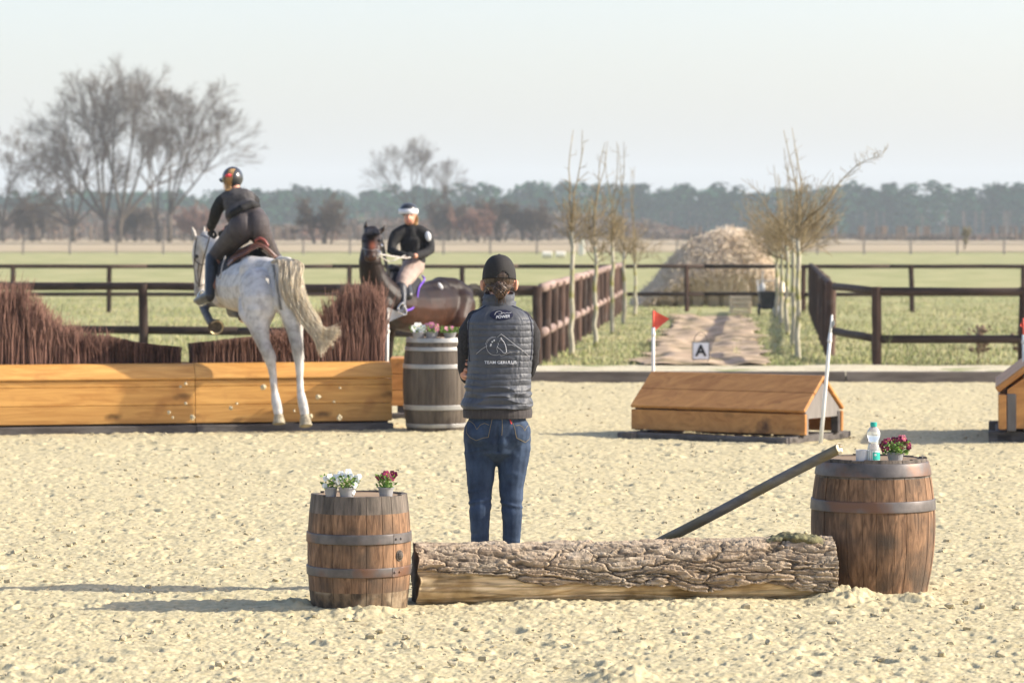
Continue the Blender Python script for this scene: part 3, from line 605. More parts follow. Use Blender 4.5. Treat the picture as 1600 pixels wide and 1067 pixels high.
# ---------------------------------------------------------------- flower pots
LEAF=mat('pansy_leaf',(.10,.20,.03),(.22,.36,.07),scale=30,rough=.6,tint=.4); PETR=mat('dark_red_petal',(.12,.008,.03),(.30,.02,.09),scale=60,rough=.6,tint=.4)
PETW=mat('white_petal',(.75,.76,.72),(.85,.85,.82),rough=.6); PETY=mat('yellow_eye',(.7,.5,.05),rough=.6); PETP=mat('pink_petal',(.5,.12,.22),(.65,.3,.4),scale=40,rough=.6)
POTG=mat('grey_plastic_pot',(.23,.23,.24),(.29,.29,.30),rough=.45,spec=.4); SOIL=mat('potting_soil',(.03,.022,.015),(.06,.045,.03),scale=60,rough=1)
def pot(x,y,z,r,h,lb,petal,fl,seed,leaf=70,spread=1.,tall=.07,big=.014):
    t=thing('flower_pot',(x,y,z),lb,'potted flowers'); rs=np.random.default_rng(seed)
    m=MB(); m.lathe([(r*.78,0),(r*.98,h*.86),(r*1.06,h*.87),(r*1.08,h),(r*.98,h),(r*.95,h*.85)],(x,y,z),24,cap=False); m.lathe([(.001,.001),(r*.78,.001)],(x,y,z),24,cap=False); m.build('pot',POTG,t,smooth=False)
    m=MB(); m.lathe([(.001,h*.9),(r*.95,h*.86)],(x,y,z),16,cap=False); m.build('soil',SOIL,t)
    m=MB(); T=np.array([x,y,z+h])
    for k in range(leaf):
        a=rs.random()*6.28; q=rs.random()**.5*r*1.15*spread; b=T+[q*math.cos(a),q*math.sin(a),rs.uniform(-.01,tall*.75)]
        d=rs.normal(0,1,3); d[2]=abs(d[2])*.6+.2; d/=np.linalg.norm(d); s_=np.cross(d,rs.normal(0,1,3)); s_/=np.linalg.norm(s_); L=rs.uniform(.012,.028)
        nrm=np.cross(d,s_)*.004
        m.add([b,b+d*L*.5+s_*L*.28+nrm,b+d*L,b+d*L*.5-s_*L*.28+nrm,b+d*L*.5-nrm],[(0,1,4),(1,2,4),(2,3,4),(3,0,4)],rs.random())
        if k%5==0: m.tube([T+[0,0,-.01],b],.0013,4,tint=.3)
    m.build('foliage',LEAF,t)
    for (fx,fz,s) in fl:
        c=T+[fx,rs.uniform(-.6,.3)*r,fz]; f=t and thing('flower',c,None,None); f.parent=t; f.location=tuple(c-np.array([x,y,z])); 
        nrm=np.array([rs.normal(0,.4),-1,rs.uniform(0,.5)]); nrm/=np.linalg.norm(nrm); u=np.cross(nrm,[0,0,1.]); u/=np.linalg.norm(u); v=np.cross(u,nrm); s=s or big; m=MB()
        for k,(an,sz) in enumerate(((90-32,1.),(90+32,1.),(180+5,.85),(-5,.85),(-90,1.05))):
            e=np.array([math.cos(R(an)),math.sin(R(an))]); cc=c+(u*e[0]+v*e[1])*s*.55+nrm*.0006*k
            A_=np.array([u*e[0]+v*e[1],-u*e[1]+v*e[0],nrm]); m.ell(cc,(s*.62*sz,s*.55*sz,.0018),A=A_,n=10,tint=rs.random())
        # bent stalk
        m2=MB(); m2.tube(spl([T+[fx*.4,0,0],c+[0,.004,-.02],c-nrm*.002],4),.0011,5)
        p_=MB(); p_.v=m.v; p_.f=m.f; p_.t=m.t; p_.n=m.n; p_.m=m.m
        o=p_.mesh('petals',petal,worg(f)); ob=bpy.data.objects.new('petals',o); COL.objects.link(ob); ob.parent=f
        e_=MB(); e_.ell(c+nrm*.003,s*.16,n=8); ob=bpy.data.objects.new('flower_eye',e_.mesh('flower_eye',PETY,worg(f))); COL.objects.link(ob); ob.parent=f
        ob=bpy.data.objects.new('stalk',m2.mesh('stalk',LEAF,worg(f))); COL.objects.link(ob); ob.parent=f
    return t
s=1/322.
zl=LH-.008
pot(gx_(517,16.40),16.40,zl,.031,.052,'smallest flower pot, leftmost on the left barrel, with white pansies',PETW,[(-.026,.040,.013),(-.005,.05,.015),(.018,.034,.012),(-.028,.005,.014),(.028,.022,.014),(.02,.05,.012)],1,50)
pot(gx_(542,16.38),16.38,zl,.039,.052,'wide flower pot in the middle of the left barrel, overflowing with white pansies',PETW,[(-.045,.045,.016),(-.03,.062,.017),(-.012,.05,.015),(.006,.07,.018),(.02,.055,.014),(.045,.045,.014),(.058,.05,.014),(.038,.012,.015),(-.04,.03,.014),(.03,-.02,.014),(.05,.028,.012),(-.02,.04,.014)],2,90,1.15)
pot(gx_(603,16.42),16.42,zl,.038,.05,'flower pot on the right of the left barrel with a few dark red pansies',PETR,[(-.012,.055,.015),(.002,.063,.018),(.012,.05,.016),(.030,.05,.020),(.042,.058,.016),(.03,.066,.013),(-.042,.05,.010),(-.035,.04,.009)],3,95,.95)
pot(gx_(1399,17.17),17.17,RH-.008,.043,.045,'flower pot on the big right barrel crowded with dark red pansies, right of the bottle',PETR,[(-.07,.03,.013),(-.06,.045,.013),(-.05,.055,.015),(-.035,.06,.014),(-.025,.05,.014),(-.008,.062,.014),(.0,.05,.013),(.012,.062,.016),(.028,.068,.020),(.04,.07,.018),(.05,.05,.016),(.062,.038,.016),(.066,.022,.014),(.022,.03,.012),(.03,.02,.013),(-.06,.012,.012),(-.045,.02,.012),(.0,.03,.014),(-.02,.035,.012)],4,180,1.3,.07)
zm=MH-.008
pot(gx_(654,30.98),30.98,zm,.058,.06,'flower pot with white blooms, leftmost on the silver-hooped barrel',PETW,[(-.04,.03,.03),(0,.05,.034),(.04,.035,.03),(.02,.02,.028),(-.02,.055,.028),(.05,.015,.025)],5,70,1.2,.07,.03)
pot(gx_(674,30.98),30.98,zm,.058,.06,'flower pot with mixed pink and white blooms, in the middle of the silver-hooped barrel',PETP,[(-.04,.05,.03),(0,.06,.03),(.045,.045,.028),(.05,.02,.025)],6,90,1.25,.08,.03)
pot(gx_(703,30.98),30.98,zm,.058,.055,'flower pot with green leaves and small pale pink blooms, rightmost on the silver-hooped barrel',PETP,[(-.03,.035,.02),(.02,.04,.02)],7,130,1.5,.06,.03)
# ---------------------------------------------------------------- bottle and cup
PLA=mat('clear_plastic',(.93,.96,.96),rough=.12,trans=.75,spec=.5); TEAL=mat('teal_plastic',(.02,.36,.30),(.04,.42,.35),rough=.4); LABW=mat('white_label',(.7,.75,.74),rough=.5)
bx,by,bz=gx_(1365,17.10),17.10,RH-.008
t=thing('water_bottle',(bx,by,bz),'clear plastic water bottle with teal cap and teal label on the big right barrel','bottle')
m=MB(); m.lathe([(.026,0),(.031,.006),(.031,.06),(.030,.07),(.026,.085),(.0235,.097),(.0255,.108),(.032,.125),(.034,.14),(.031,.156),(.024,.168),(.015,.176),(.0125,.183),(.0125,.187)],(bx,by,bz),32); m.build('bottle_body',PLA,t,smooth=True)
m=MB(); m.lathe([(.016,.178),(.0165,.180),(.0165,.197),(.015,.199)],(bx,by,bz),24); m.build('cap',TEAL,t)
def band(a0,a1,z0,z1,r_,mm,nm):
    m=MB(); n=14; V=[]
    for i in range(n+1):
        a=R(a0+(a1-a0)*i/n); V+=[(bx+r_*math.cos(a),by+r_*math.sin(a),bz+z0),(bx+r_*math.cos(a),by+r_*math.sin(a),bz+z1)]
    m.add(V,[(2*i,2*i+2,2*i+3,2*i+1) for i in range(n)]); m.build(nm,mm,t)
band(-180,180,.008,.058,.0315,LABW,'label'); band(-105,20,.012,.050,.0319,TEAL,'label_patch'); 
m=MB(); m.ell((bx+.005,by-.0322,bz+.038),(.006,.0012,.006),n=12); m.build('label_mark',LABW,t)
CUPM=mat('pale_grey_enamel',(.50,.51,.55),(.56,.57,.6),rough=.35,spec=.5)
cx,cy=gx_(1347,17.12),17.12; m=MB(); m.lathe([(.024,0),(.031,.001),(.0315,.056),(.0325,.060),(.029,.060),(.028,.003),(.001,.003)],(cx,cy,RH-.008),32,cap=False)
m.tube(spl([(cx+.031,cy-.005,RH+.042),(cx+.046,cy-.008,RH+.040),(cx+.048,cy-.008,RH+.020),(cx+.031,cy-.005,RH+.012)],5),.003,6)
tag(m.build('cup',CUPM,org=(cx,cy,RH-.008),smooth=False),'pale grey cup standing left of the water bottle on the big right barrel','cup')
# ---------------------------------------------------------------- log
LOGB=mat('pine_bark',(.20,.15,.105),(.52,.43,.32),scale=(10,40,40),detail=9,rough=.95,bump=.006,bs=55,spec=.05,attr='coat',lo=.3,hi=.7)
LOGW=mat('debarked_log_wood',(.42,.28,.14),(.88,.70,.45),scale=(2.2,20,20),detail=8,rough=.6,bump=.003,spec=.25,attr='coat',c3=(.30,.20,.09),s3=5,t3=(.52,.7),dist=1.2)
nL,nA=1100,300; L0=np.array([gx_(648,16.72),16.72]); L1=np.array([gx_(1297,17.05),17.05]); ax=L1-L0; LL_=np.linalg.norm(ax); ax/=LL_; nn_=np.array([ax[1],-ax[0]])   # nn_ towards camera
T,A=np.meshgrid(np.linspace(0,1,nL),np.linspace(0,2*np.pi,nA,endpoint=False),indexing='ij')
# A: 0 = towards the camera, pi/2 = up
rad=.140+.010*np.interp(T,[0,.1,.5,.85,1],[.2,-.2,-.3,.5,.3])+.006*vnoise(np.stack([T*5,T*0,T*0],-1),3)
S=T*LL_; P=np.stack([S,np.cos(A)*.16,np.sin(A)*.16],-1)
barkedge=np.interp(T,[0,.12,.22,.30,.40,.5,.6,.66,.74,.84,.93,1],[.28,.18,.02,-.20,-.18,-.22,-.30,-.60,-.50,-.35,-.55,-.60])+.24*fbm(P*[5,9,9],5,9)
ang=np.where(A>math.pi,A-2*math.pi,A)     # -pi..pi
isb=(ang>barkedge)|(ang<-1.75)
k=np.clip((ang-barkedge)/.05,0,1); k=np.where(ang<-1.75,np.clip((-1.75-ang)/.1,0,1),k)
def worley(U,V_,sd):
    I=np.floor(U).astype(np.int64);J=np.floor(V_).astype(np.int64); f1=np.full(U.shape,9.);f2=f1.copy(); idr=np.zeros(U.shape); ox=np.zeros(U.shape); oy=np.zeros(U.shape)
    for di in(-1,0,1):
        for dj in(-1,0,1):
            i=I+di;j=J+dj; x=i+.15+.7*hsh(i,j,j*0,sd); y=j+.15+.7*hsh(i,j,j*0,sd+1); d=(x-U)**2+(y-V_)**2
            n=d<f1; f2=np.where(n,f1,np.minimum(f2,d)); idr=np.where(n,hsh(i,j,j*0,sd+2),idr); ox=np.where(n,U-x,ox); oy=np.where(n,V_-y,oy); f1=np.where(n,d,f1)
    return np.sqrt(f2)-np.sqrt(f1),idr,ox,oy
wx=fbm(P*[4,14,14],4,13); wy=fbm(P*[5,14,14],4,23); cir=ang*.16
e1,i1,ox1,oy1=worley(S*2.7+1.1*wx,cir*16+.9*wy+S*1.1,101); e2,i2,ox2,oy2=worley(S*8+1.4*wx,cir*44+1.6*wy+S*3,111); e3,i3,ox3,oy3=worley(S*24+2*wx,cir*100+2*wy,121)
crack=np.clip(1-e1*5.5,0,1)**1.5; crack2=np.clip(1-e2*4.5,0,1)**1.5
hb=.022+.013*(i1-.5)+.016*oy1*(i1-.3)+.008*ox1-.018*crack+.009*(i2-.5)+.010*oy2-.008*crack2+.003*(i3-.5)-.002*np.clip(1-e3*3,0,1)+.005*fbm(P*[25,70,70],4,71)
Q=P
hw=.007*fbm(P*[2,18,18],4,81)-.006*np.clip(1-np.abs(vnoise(P*[1.2,14,14],83))*6,0,1)
r_=rad+k*hb+(1-k)*hw
zc=.122
XX=L0[0]+ax[0]*S+nn_[0]*r_*np.cos(A); YY=L0[1]+ax[1]*S+nn_[1]*r_*np.cos(A); ZZ=zc+r_*np.sin(A)*1.0+np.interp(T,[0,.5,1],[.0,.0,.01])
# ragged sawn ends
XX=XX+np.where(T<.004,.012*vnoise(P*[1,20,20],5),0)
me=bpy.data.meshes.new('log'); V=np.stack([XX,YY,ZZ],-1).reshape(-1,3); N0=len(V)
caps=[L0.tolist()+[zc],L1.tolist()+[zc+.01]]; org=np.array([*( (L0+L1)/2),0.])
ii=np.arange(N0).reshape(nL,nA); q=np.stack([ii[:-1],ii[1:],np.roll(ii[1:],-1,1),np.roll(ii[:-1],-1,1)],-1).reshape(-1,4).tolist()
q+=[(N0,ii[0][j],ii[0][(j+1)%nA]) for j in range(nA)]+[(N0+1,ii[-1][(j+1)%nA],ii[-1][j]) for j in range(nA)]
me.from_pydata((np.vstack([V,caps])-org).tolist(),[],q)
ENDW=mat('sawn_log_end',(.05,.035,.025),(.12,.085,.06),scale=20,rough=.95,bump=.003)
for m_ in (LOGB,LOGW,ENDW): me.materials.append(m_)
kk=isb[:-1].reshape(-1); mi=np.concatenate([np.where(kk,0,1),np.full(2*nA,2)]).astype(np.int32); me.polygons.foreach_set('material_index',mi)
c=np.ones((N0+2,4),np.float32); shade=np.where(isb,(.78+.4*i2)*(1-.55*crack-.3*crack2),1-.35*np.clip(fbm(P*[3,30,30],3,85),0,1)*2-.25*np.exp(-((ang-barkedge)/.08)**2)); red=np.clip(fbm(P*[3,6,6],3,87)*3,0,1)*isb
shade=shade*np.where(isb,1,1-.55*np.clip(1-np.abs(fbm(P*[1.6,32,32],4,95))*7,0,1)); c[:N0,0]=(shade*(1+.02*red)).reshape(-1); c[:N0,1]=(shade*(1-.03*red)).reshape(-1); c[:N0,2]=(shade*(1-.07*red)).reshape(-1)
a=me.color_attributes.new('coat','FLOAT_COLOR','POINT'); a.data.foreach_set('color',np.clip(c,0.05,1.2).ravel()); me.polygons.foreach_set('use_smooth',[True]*len(me.polygons)); me.update()
lg=bpy.data.objects.new('log',me); COL.objects.link(lg); lg.location=tuple(org); tag(lg,'thick felled log with flaking brown bark lying on the sand between two barrels','log')
# mossy bark lump on the log's right end
MOSS=mat('mossy_bark',(.09,.075,.05),(.21,.20,.10),scale=22,rough=1,bump=.006,bs=60)
m=MB()
for (px,py,D,rx,rz) in[(1212,842,16.98,11,6),(1228,838,17.0,16,7),(1246,840,16.97,20,8),(1265,843,16.98,18,8),(1280,850,17.0,12,9),(1200,846,16.98,10,5)]: m.ell(W(px,py,D),(rx*D/F,.07,rz*D/F),n=14)
organic(m,'bark_lump',MOSS,lg,.006,2,disp=lambda V:.012*fbm(V*45,4,3))
m=MB(); rs=np.random.default_rng(8)
def flake(px,py,L,w_,an,D):
    c=W(px,py,D); e=np.array([math.cos(an),0,math.sin(an)]); f_=np.array([0,-.35,.9]); n=7; V=[]
    for i in range(n+1):
        t_=i/n-.5; ww=w_*(1-abs(2*t_)**2.5)*(.7+.5*rs.random()); b=c+e*L*t_+np.array([0,0,.006*rs.normal()])
        V+=[b-np.array([0,.01,0]),b+f_*ww+np.array([0,-.012,0]),b+f_*ww+[0,.012,.0],b+[0,.015,0]]
    m.add(V,[(4*i+j,4*i+4+j,4*i+4+(j+1)%4,4*i+(j+1)%4) for i in range(n) for j in range(4)]+[(0,1,2,3),(4*n,4*n+3,4*n+2,4*n+1)])
for(px,py,L,w_,an)in[(700,857,.22,.012,-.05),(770,853,.18,.01,-.03),(690,868,.16,.012,-.2),(850,862,.25,.013,.02),(905,856,.2,.012,-.02),(1000,858,.25,.012,.03),(1100,850,.25,.014,-.12),(1130,862,.2,.012,-.15),(960,872,.2,.012,.1),(1060,880,.3,.014,.12),(1150,880,.22,.013,-.1),(800,876,.2,.012,-.1),(1210,868,.2,.013,-.1)]:
    flake(px,py+3,L,w_,an,16.75+.3*(px-650)/650-.06*(py-845)/30)
m.build('bark_flakes',LOGB,lg)
# ---------------------------------------------------------------- leaning rail
GP=mat('grey_old_rail',(.10,.095,.09),(.20,.185,.165),scale=(3,18,18),rough=.85,bump=.004,c3=(.17,.14,.07),s3=3,tint=.1)
EW=mat('split_end_grain',(.50,.42,.28),(.72,.62,.45),scale=40,rough=.9,bump=.004)
p0,p1=W(1311,701,16.98),W(905,912,17.62)
m=MB(); Q=[p0+(p1-p0)*t_+np.array([0,0,.003*math.sin(9*t_)]) for t_ in np.linspace(0,1,14)]; m.tube(Q,.041,14,flat=.62,cap=False)
o=m.build('leaning_rail',GP,org=p1,smooth=True); tag(o,'long grey weathered rail leaning from the ground behind the log onto the big right barrel','rail')
m=MB(); d=(p0-p1)/np.linalg.norm(p0-p1); rs=np.random.default_rng(3)
m.tube([p0-d*.004,p0+d*.003],[.040,.038],14,flat=.62)
for k_ in range(10): a=rs.random()*6.28; b=p0+np.array([math.cos(a)*.025*.4,math.sin(a)*.02,math.sin(a)*.02]); m.box(b+d*.004,(.014,.012,.010),rot=Matrix.Rotation(rs.random()*3,3,'X'))
m.build('split_end',EW,o)
# ---------------------------------------------------------------- jumps
PINE=mat('varnished_pine_plank',(.50,.235,.058),(.71,.385,.11),scale=(1.4,3,16),detail=8,rough=.5,spec=.35,tint=.13,dist=1.2,knot=(1.9,1.5,5.2),bump=.0015,c3=(.42,.19,.05),s3=2.6,t3=(.60,.74))
PINED=mat('knotty_stained_plank',(.42,.18,.05),(.62,.30,.09),scale=(2,8,8),detail=8,rough=.5,spec=.35,tint=.2,dist=1.5,knot=(2.2,3.4,4.5),bump=.0015,c3=(.12,.05,.02),s3=3.5,t3=(.60,.72))
GREYP2=mat('grey_end_board',(.15,.135,.12),(.23,.21,.19),scale=(9,9,2),rough=.85,tint=.15,bump=.003)
SKID=mat('dark_skid_timber',(.07,.06,.055),(.14,.125,.115),scale=(2,12,12),rough=.9,tint=.2,bump=.004)
BRU=mat('brush_twig',(.085,.045,.034),(.19,.105,.078),scale=2,rough=.8,tint=.75,spec=.15)
BRU2=mat('reddish_brush_twig',(.19,.10,.075),(.33,.19,.145),scale=2,rough=.8,tint=.4,spec=.15)
JX0,JX1=gx_(613,31.32),0; jd=np.array([math.cos(R(13.)),math.sin(R(13.)),0]); jn=np.array([math.sin(R(13.)),-math.cos(R(13.)),0]); JR=np.array([JX0,31.32,0])
jrot=Matrix.Rotation(R(13.),3,'Z')
def jp(px): # position along the front face from its right end for a picture column
    kx=(px-800)/F; return -( (kx*JR[1]-JR[0])/(jd[0]-kx*jd[1]) )
tops_l=[(-60,445),(0,443),(30,441),(46,447),(58,462),(80,484),(95,500),(110,511),(128,513),(140,521),(175,524),(215,533),(250,538),(287,541)]
tops_r=[(299,536),(340,532),(380,527),(420,524),(440,520),(470,517),(497,512),(505,498),(520,480),(540,456),(560,446),(585,444),(607,447)]
def box_jump(u0,u1,lb,tops,seed,ntw):
    c=lambda u,y,z: JR-jd*u+jn*(-y)+np.array([0,0,z])
    t=thing('brush_jump',c((u0+u1)/2,0,0),lb,'horse jump'); um=(u0+u1)/2; L=u1-u0-.004; rs=np.random.default_rng(seed)
    for z0,z1 in((.075,.238),(.241,.404),(.407,.462)):
        m=MB(); m.box(c(um,.02,(z0+z1)/2),(L,.04,z1-z0),rot=jrot,bev=.004); m.build('front_plank',PINE,t)
        m=MB(); m.box(c(um,.60,(z0+z1)/2),(L,.04,z1-z0),rot=jrot,bev=.004); m.build('back_plank',PINE,t)
    # rounded take-off board on top: curved section
    for nm_,y0,sg in(('rounded_top_board',0,1),('rear_top_board',.62,-1)):
        sec=[(-.012*sg,.468),(-.020*sg,.482),(-.012*sg,.50),(.02*sg,.55),(.05*sg,.585),(.09*sg,.605),(.16*sg,.612),(.16*sg,.580),(.05*sg,.55),(.03*sg,.468)]
        V=[]; n=len(sec)
        for u_ in(u0+.002,u1-.002): V+=[c(u_,y0+a_,z_) for a_,z_ in sec]
        m=MB(); m.add(V,[(i,(i+1)%n,n+(i+1)%n,n+i) for i in range(n)]+[tuple(range(n)),tuple(range(n,2*n))[::-1]]); m.build(nm_,PINED if 0 else PINE,t)
    for u_ in(u0+.02,u1-.02): m=MB(); m.box(c(u_,.31,.27),(.035,.52,.38),rot=jrot); m.build('end_panel',PINE,t)
    for y_ in(-.03,.58): m=MB(); m.box(c(um,y_,.022),(L,.09,.07),rot=jrot,bev=.006); m.build('skid',SKID,t)
    for u_ in(u0+.10,u1-.10): m=MB(); m.box(c(u_,.3,.055),(.14,.5,.05),rot=jrot); m.build('block',SKID,t)
    m=MB(); m.box(c(um,.31,.56),(L-.08,.28,.02),rot=jrot); m.build('brush_tray',SKID,t)
    mm=[MB(),MB()]; pa=sorted(jp(p) for p,_ in tops); us=[jp(p) for p,_ in tops]; 
    ua,ub=min(us),max(us); o=np.argsort(us); U=np.array(us)[o]; Y=np.array([p[1] for p in tops])[o]
    for k in range(ntw):
        u_=rs.uniform(max(ua,u0),min(ub,u1)); y_=rs.uniform(.20,.42); b=c(u_,y_,.565); ty=np.interp(u_,U,Y); D_=b[1]
        hz=CH-(ty-HY)/F*D_-.565; wild=1 if hz>.30 else 0; hh=hz*(1-.05*rs.random() if not wild else rs.uniform(.5,1.04)); lean=rs.normal(0,.07 if wild else .05)
        p2=b+jd*lean*hh*.5+[0,0,hh*.5]; p3=b+jd*(lean*hh*1.0+rs.normal(0,.01)+(rs.normal(0,.03) if wild else 0))+jn*rs.normal(0,.02)+[0,0,hh]
        q=mm[1 if (wild and rs.random()<.7) or rs.random()<.12 else 0]; q.tube([b,p2,p3],[.0042,.0035,.0016],3,cap=False,tint=rs.random())
        if wild and rs.random()<.6:
            for _ in range(2):
                s_=p2+(p3-p2)*rs.random(); q.tube([s_,s_+jd*rs.normal(0,.03)+[0,0,rs.uniform(.04,.12)]],[.0024,.001],3,cap=False,tint=rs.random())
    MBB=MB()
    for mi_,q in enumerate(mm):
        for v_,t_ in zip(q.v,q.t): MBB.v.append(v_); MBB.t.append(t_)
        MBB.f+=[tuple(i+MBB.n for i in f) for f in q.f]; MBB.n+=q.n; MBB.m+=[mi_]*len(q.f)
    MBB.build('brush',[BRU,BRU2],t)
    return t
um=jp(305)
box_jump(0,um,'orange timber box jump beneath the grey horse, its tall brush at the right end',tops_r,1,5000)
box_jump(um,um*2+.2,'orange timber box jump with brush rising toward the left edge of the picture',tops_l,2,5000)
# small box behind the barrel
t=thing('low_box_jump',(gx_(650,33.2),33.2,0),'reddish brown plank box half hidden behind the silver-hooped barrel','horse jump'); c=np.array([gx_(664,33.2),33.2,0])
for z in(.20,.355,.51): m=MB(); m.box(c+[0,0,z],(.66,.5,.15),bev=.006); m.build('plank_tier',PINED,t)
for sx in(-.2,.2): m=MB(); m.box(c+[sx,0,.06],(.12,.5,.12)); m.build('block',SKID,t)
m=MB(); m.box(c+[0,-.3,.03],(.9,.08,.06),bev=.01); m.build('skid',SKID,t)
# roof jumps
def roof_jump(loc,yaw,L,lb,ext=.5,gb=.20,gr=.12):
    t=thing('roof_jump',loc,lb,'horse jump'); O=np.array(loc,float); rz=Matrix.Rotation(yaw,3,'Z'); rzn=np.array(rz)
    def add(nm,c_,size,mm,rx=0,bev=.005,m=None):
        r_=rzn@np.array(Matrix.Rotation(rx,3,'X')); q=MB(); q.box(O+rzn@np.array(c_,float),size,rot=r_,bev=bev); return q.build(nm,mm,t)
    dp=.744; zb,ze,zr=.062,.245,.535; hx=L/2
    add('front_plank',(0,.02,(zb+ze)/2),(L,.04,ze-zb-.006),PINED); add('back_plank',(0,dp-.02,(zb+ze)/2),(L,.04,ze-zb-.006),PINED)
    for sx in(-1,1):
        for yy in(.065,dp-.065): add('leg_post',(sx*(hx-.045),yy,.15),(.07,.048,.19),SKID if yy>.3 else GREYP2)
        add('skid',(sx*(hx-.10),dp/2,.022),(.10,dp+ext,.06),SKID)
        # gable board: a pentagon of boards with real thickness
        y0,y1=.045,dp-.045; pts=[(y0,gb),(y1,gb),(y1,.265),(dp/2,zr-.035),(y0,.265)]
        V=[O+rzn@np.array([sx*(hx-.03)+e,y,z]) for e in(-.012,.012) for y,z in pts]; q=MB(); n=5; q.add(V,[tuple(range(5)),tuple(range(5,10))[::-1]]+[(i,(i+1)%5,5+(i+1)%5,5+i) for i in range(5)]); q.build('gable_board',GREYP2,t)
    sl=math.atan2(zr-ze,dp/2+.01); Ls=math.hypot(zr-ze,dp/2+.01)
    for sd_,nm_ in((1,'front'),(-1,'back')):
        for k_ in range(2):
            f=(k_+.5)/2; yy=-.01+(dp/2+.01)*f; zz=ze+.018+(zr-ze)*f; 
            y_=yy if sd_>0 else dp-yy
            add('roof_plank',(0,y_,zz),(L+.0,Ls/2-.004,.032),PINED,rx=sl*sd_,bev=.006)
    for yy in(-gr,dp+.05): add('ground_rail',(-.05,yy,.020),(L*1.0,.09,.05),SKID,bev=.01)
    return t
D_l,D_r=30.15,29.25; A_=np.array([gx_(986,D_l),D_l,0]); B_=np.array([gx_(1258,D_r),D_r,0]); d_=B_-A_; ya_=math.atan2(d_[1],d_[0])
roof_jump((A_+B_)/2,ya_,np.linalg.norm(d_),'orange-brown house-roof shaped wooden jump standing right of centre')
rj=roof_jump(np.array([4.306,30.23,0]),R(-98),1.1,'roof shaped wooden jump cut by the right edge of the picture',.10,.07,-.03)
rj.scale=(1.7,1.7,1.7)
for o_ in rj.children:
    if o_.name.startswith('gable'): o_.data.materials[0]=PINED
# ---------------------------------------------------------------- flags
POLE=mat('white_plastic_pole',(.68,.68,.64),(.76,.76,.72),scale=6,rough=.4); REDF=mat('red_flag_cloth',(.62,.09,.055),(.72,.13,.085),scale=10,rough=.6); WHF=mat('white_flag_cloth',(.60,.60,.55),(.72,.72,.68),scale=10,rough=.6)
def flag(foot,top,lb,kind,mf,D,fp=None):
    b=W(*foot,D); b[2]=0; e=W(*top,D); t=thing('flag_pole',b,lb,'flag'); 
    m=MB(); m.tube([b+(e-b)*k for k in(0,.3,.6,.86)],[.017,.016,.0155,.015],12); m.ell(b+(e-b)*.80,(.021,.021,.03),n=12); m.build('pole',POLE,t,smooth=True)
    m=MB(); m.tube([b+(e-b)*.80,e],[.011,.010],10); m.build('flag_rod',mf,t,smooth=True)
    m=MB(); V=[];n=10
    P=[W(x,y,D) for x,y in fp]; 
    for i in range(n+1):
        s_=i/n; top_=P[0]+(P[2]-P[0])*s_; bot=P[1]+(P[2]-P[1])*s_
        for j in range(4): q=top_+(bot-top_)*j/3; q=q+np.array([0,.03*math.sin(s_*5)*s_+.01*math.sin(j),0]); V+=[q,q+[0,.003,0]]
    F_=[]
    for i in range(n):
        for j in range(3):
            a=(i*4+j)*2; b2=a+8; F_+=[(a,b2,b2+2,a+2),(a+1,a+3,b2+3,b2+1)]
    m.add(V,F_); m.build('pennant',mf,t,smooth=True); return t
flag((1020,672),(1021,485),'red pennant on a white pole behind the left end of the roof shaped jump','r',REDF,30.9,[(1021,485),(1022,518),(1046,498)])
flag((603,672),(606,481),'white pennant on a white pole at the right end of the brush jump','w',WHF,31.75,[(606,480),(605,504),(632,492)])
flag((1282,692),(1300,492),'white pole with furled white flag leaning at the right end of the roof shaped jump','w',WHF,29.1,[(1300,490),(1293,530),(1304,505)])
flag((1602,690),(1599,497),'red pennant at the right edge of the picture above the cut-off roof jump','r',REDF,30.1,[(1602,496),(1603,518),(1593,508)])
# clods thrown up by the take-off
rs=np.random.default_rng(2)
for k_,(px,py,r_,D_) in enumerate([(412,605,5,30.7),(497,620,4,30.6),(530,652,4.5,30.5),(361,637,3.5,30.6),(301,652,4.5,30.4),(290,599,2.5,30.5),(486,650,3.5,30.5),(370,630,2,30.5),(531,606,2,30.6),(522,627,2,30.6),(460,642,2,30.5),(282,604,2,30.5),(290,630,2.5,30.5),(264,644,3,30.4),(270,652,2,30.4)]):
    m=MB(); c=W(px,py,D_); m.ell(c,r_*D_/F,n=8); m.v[-1]=m.v[-1]+rs.normal(0,r_*D_/F*.2,m.v[-1].shape); tag(m.build('flying_clod',CL,org=c),'clod of pale sand thrown up in front of the box jump by the grey horse','clod','clods flying off the hooves of the grey horse')
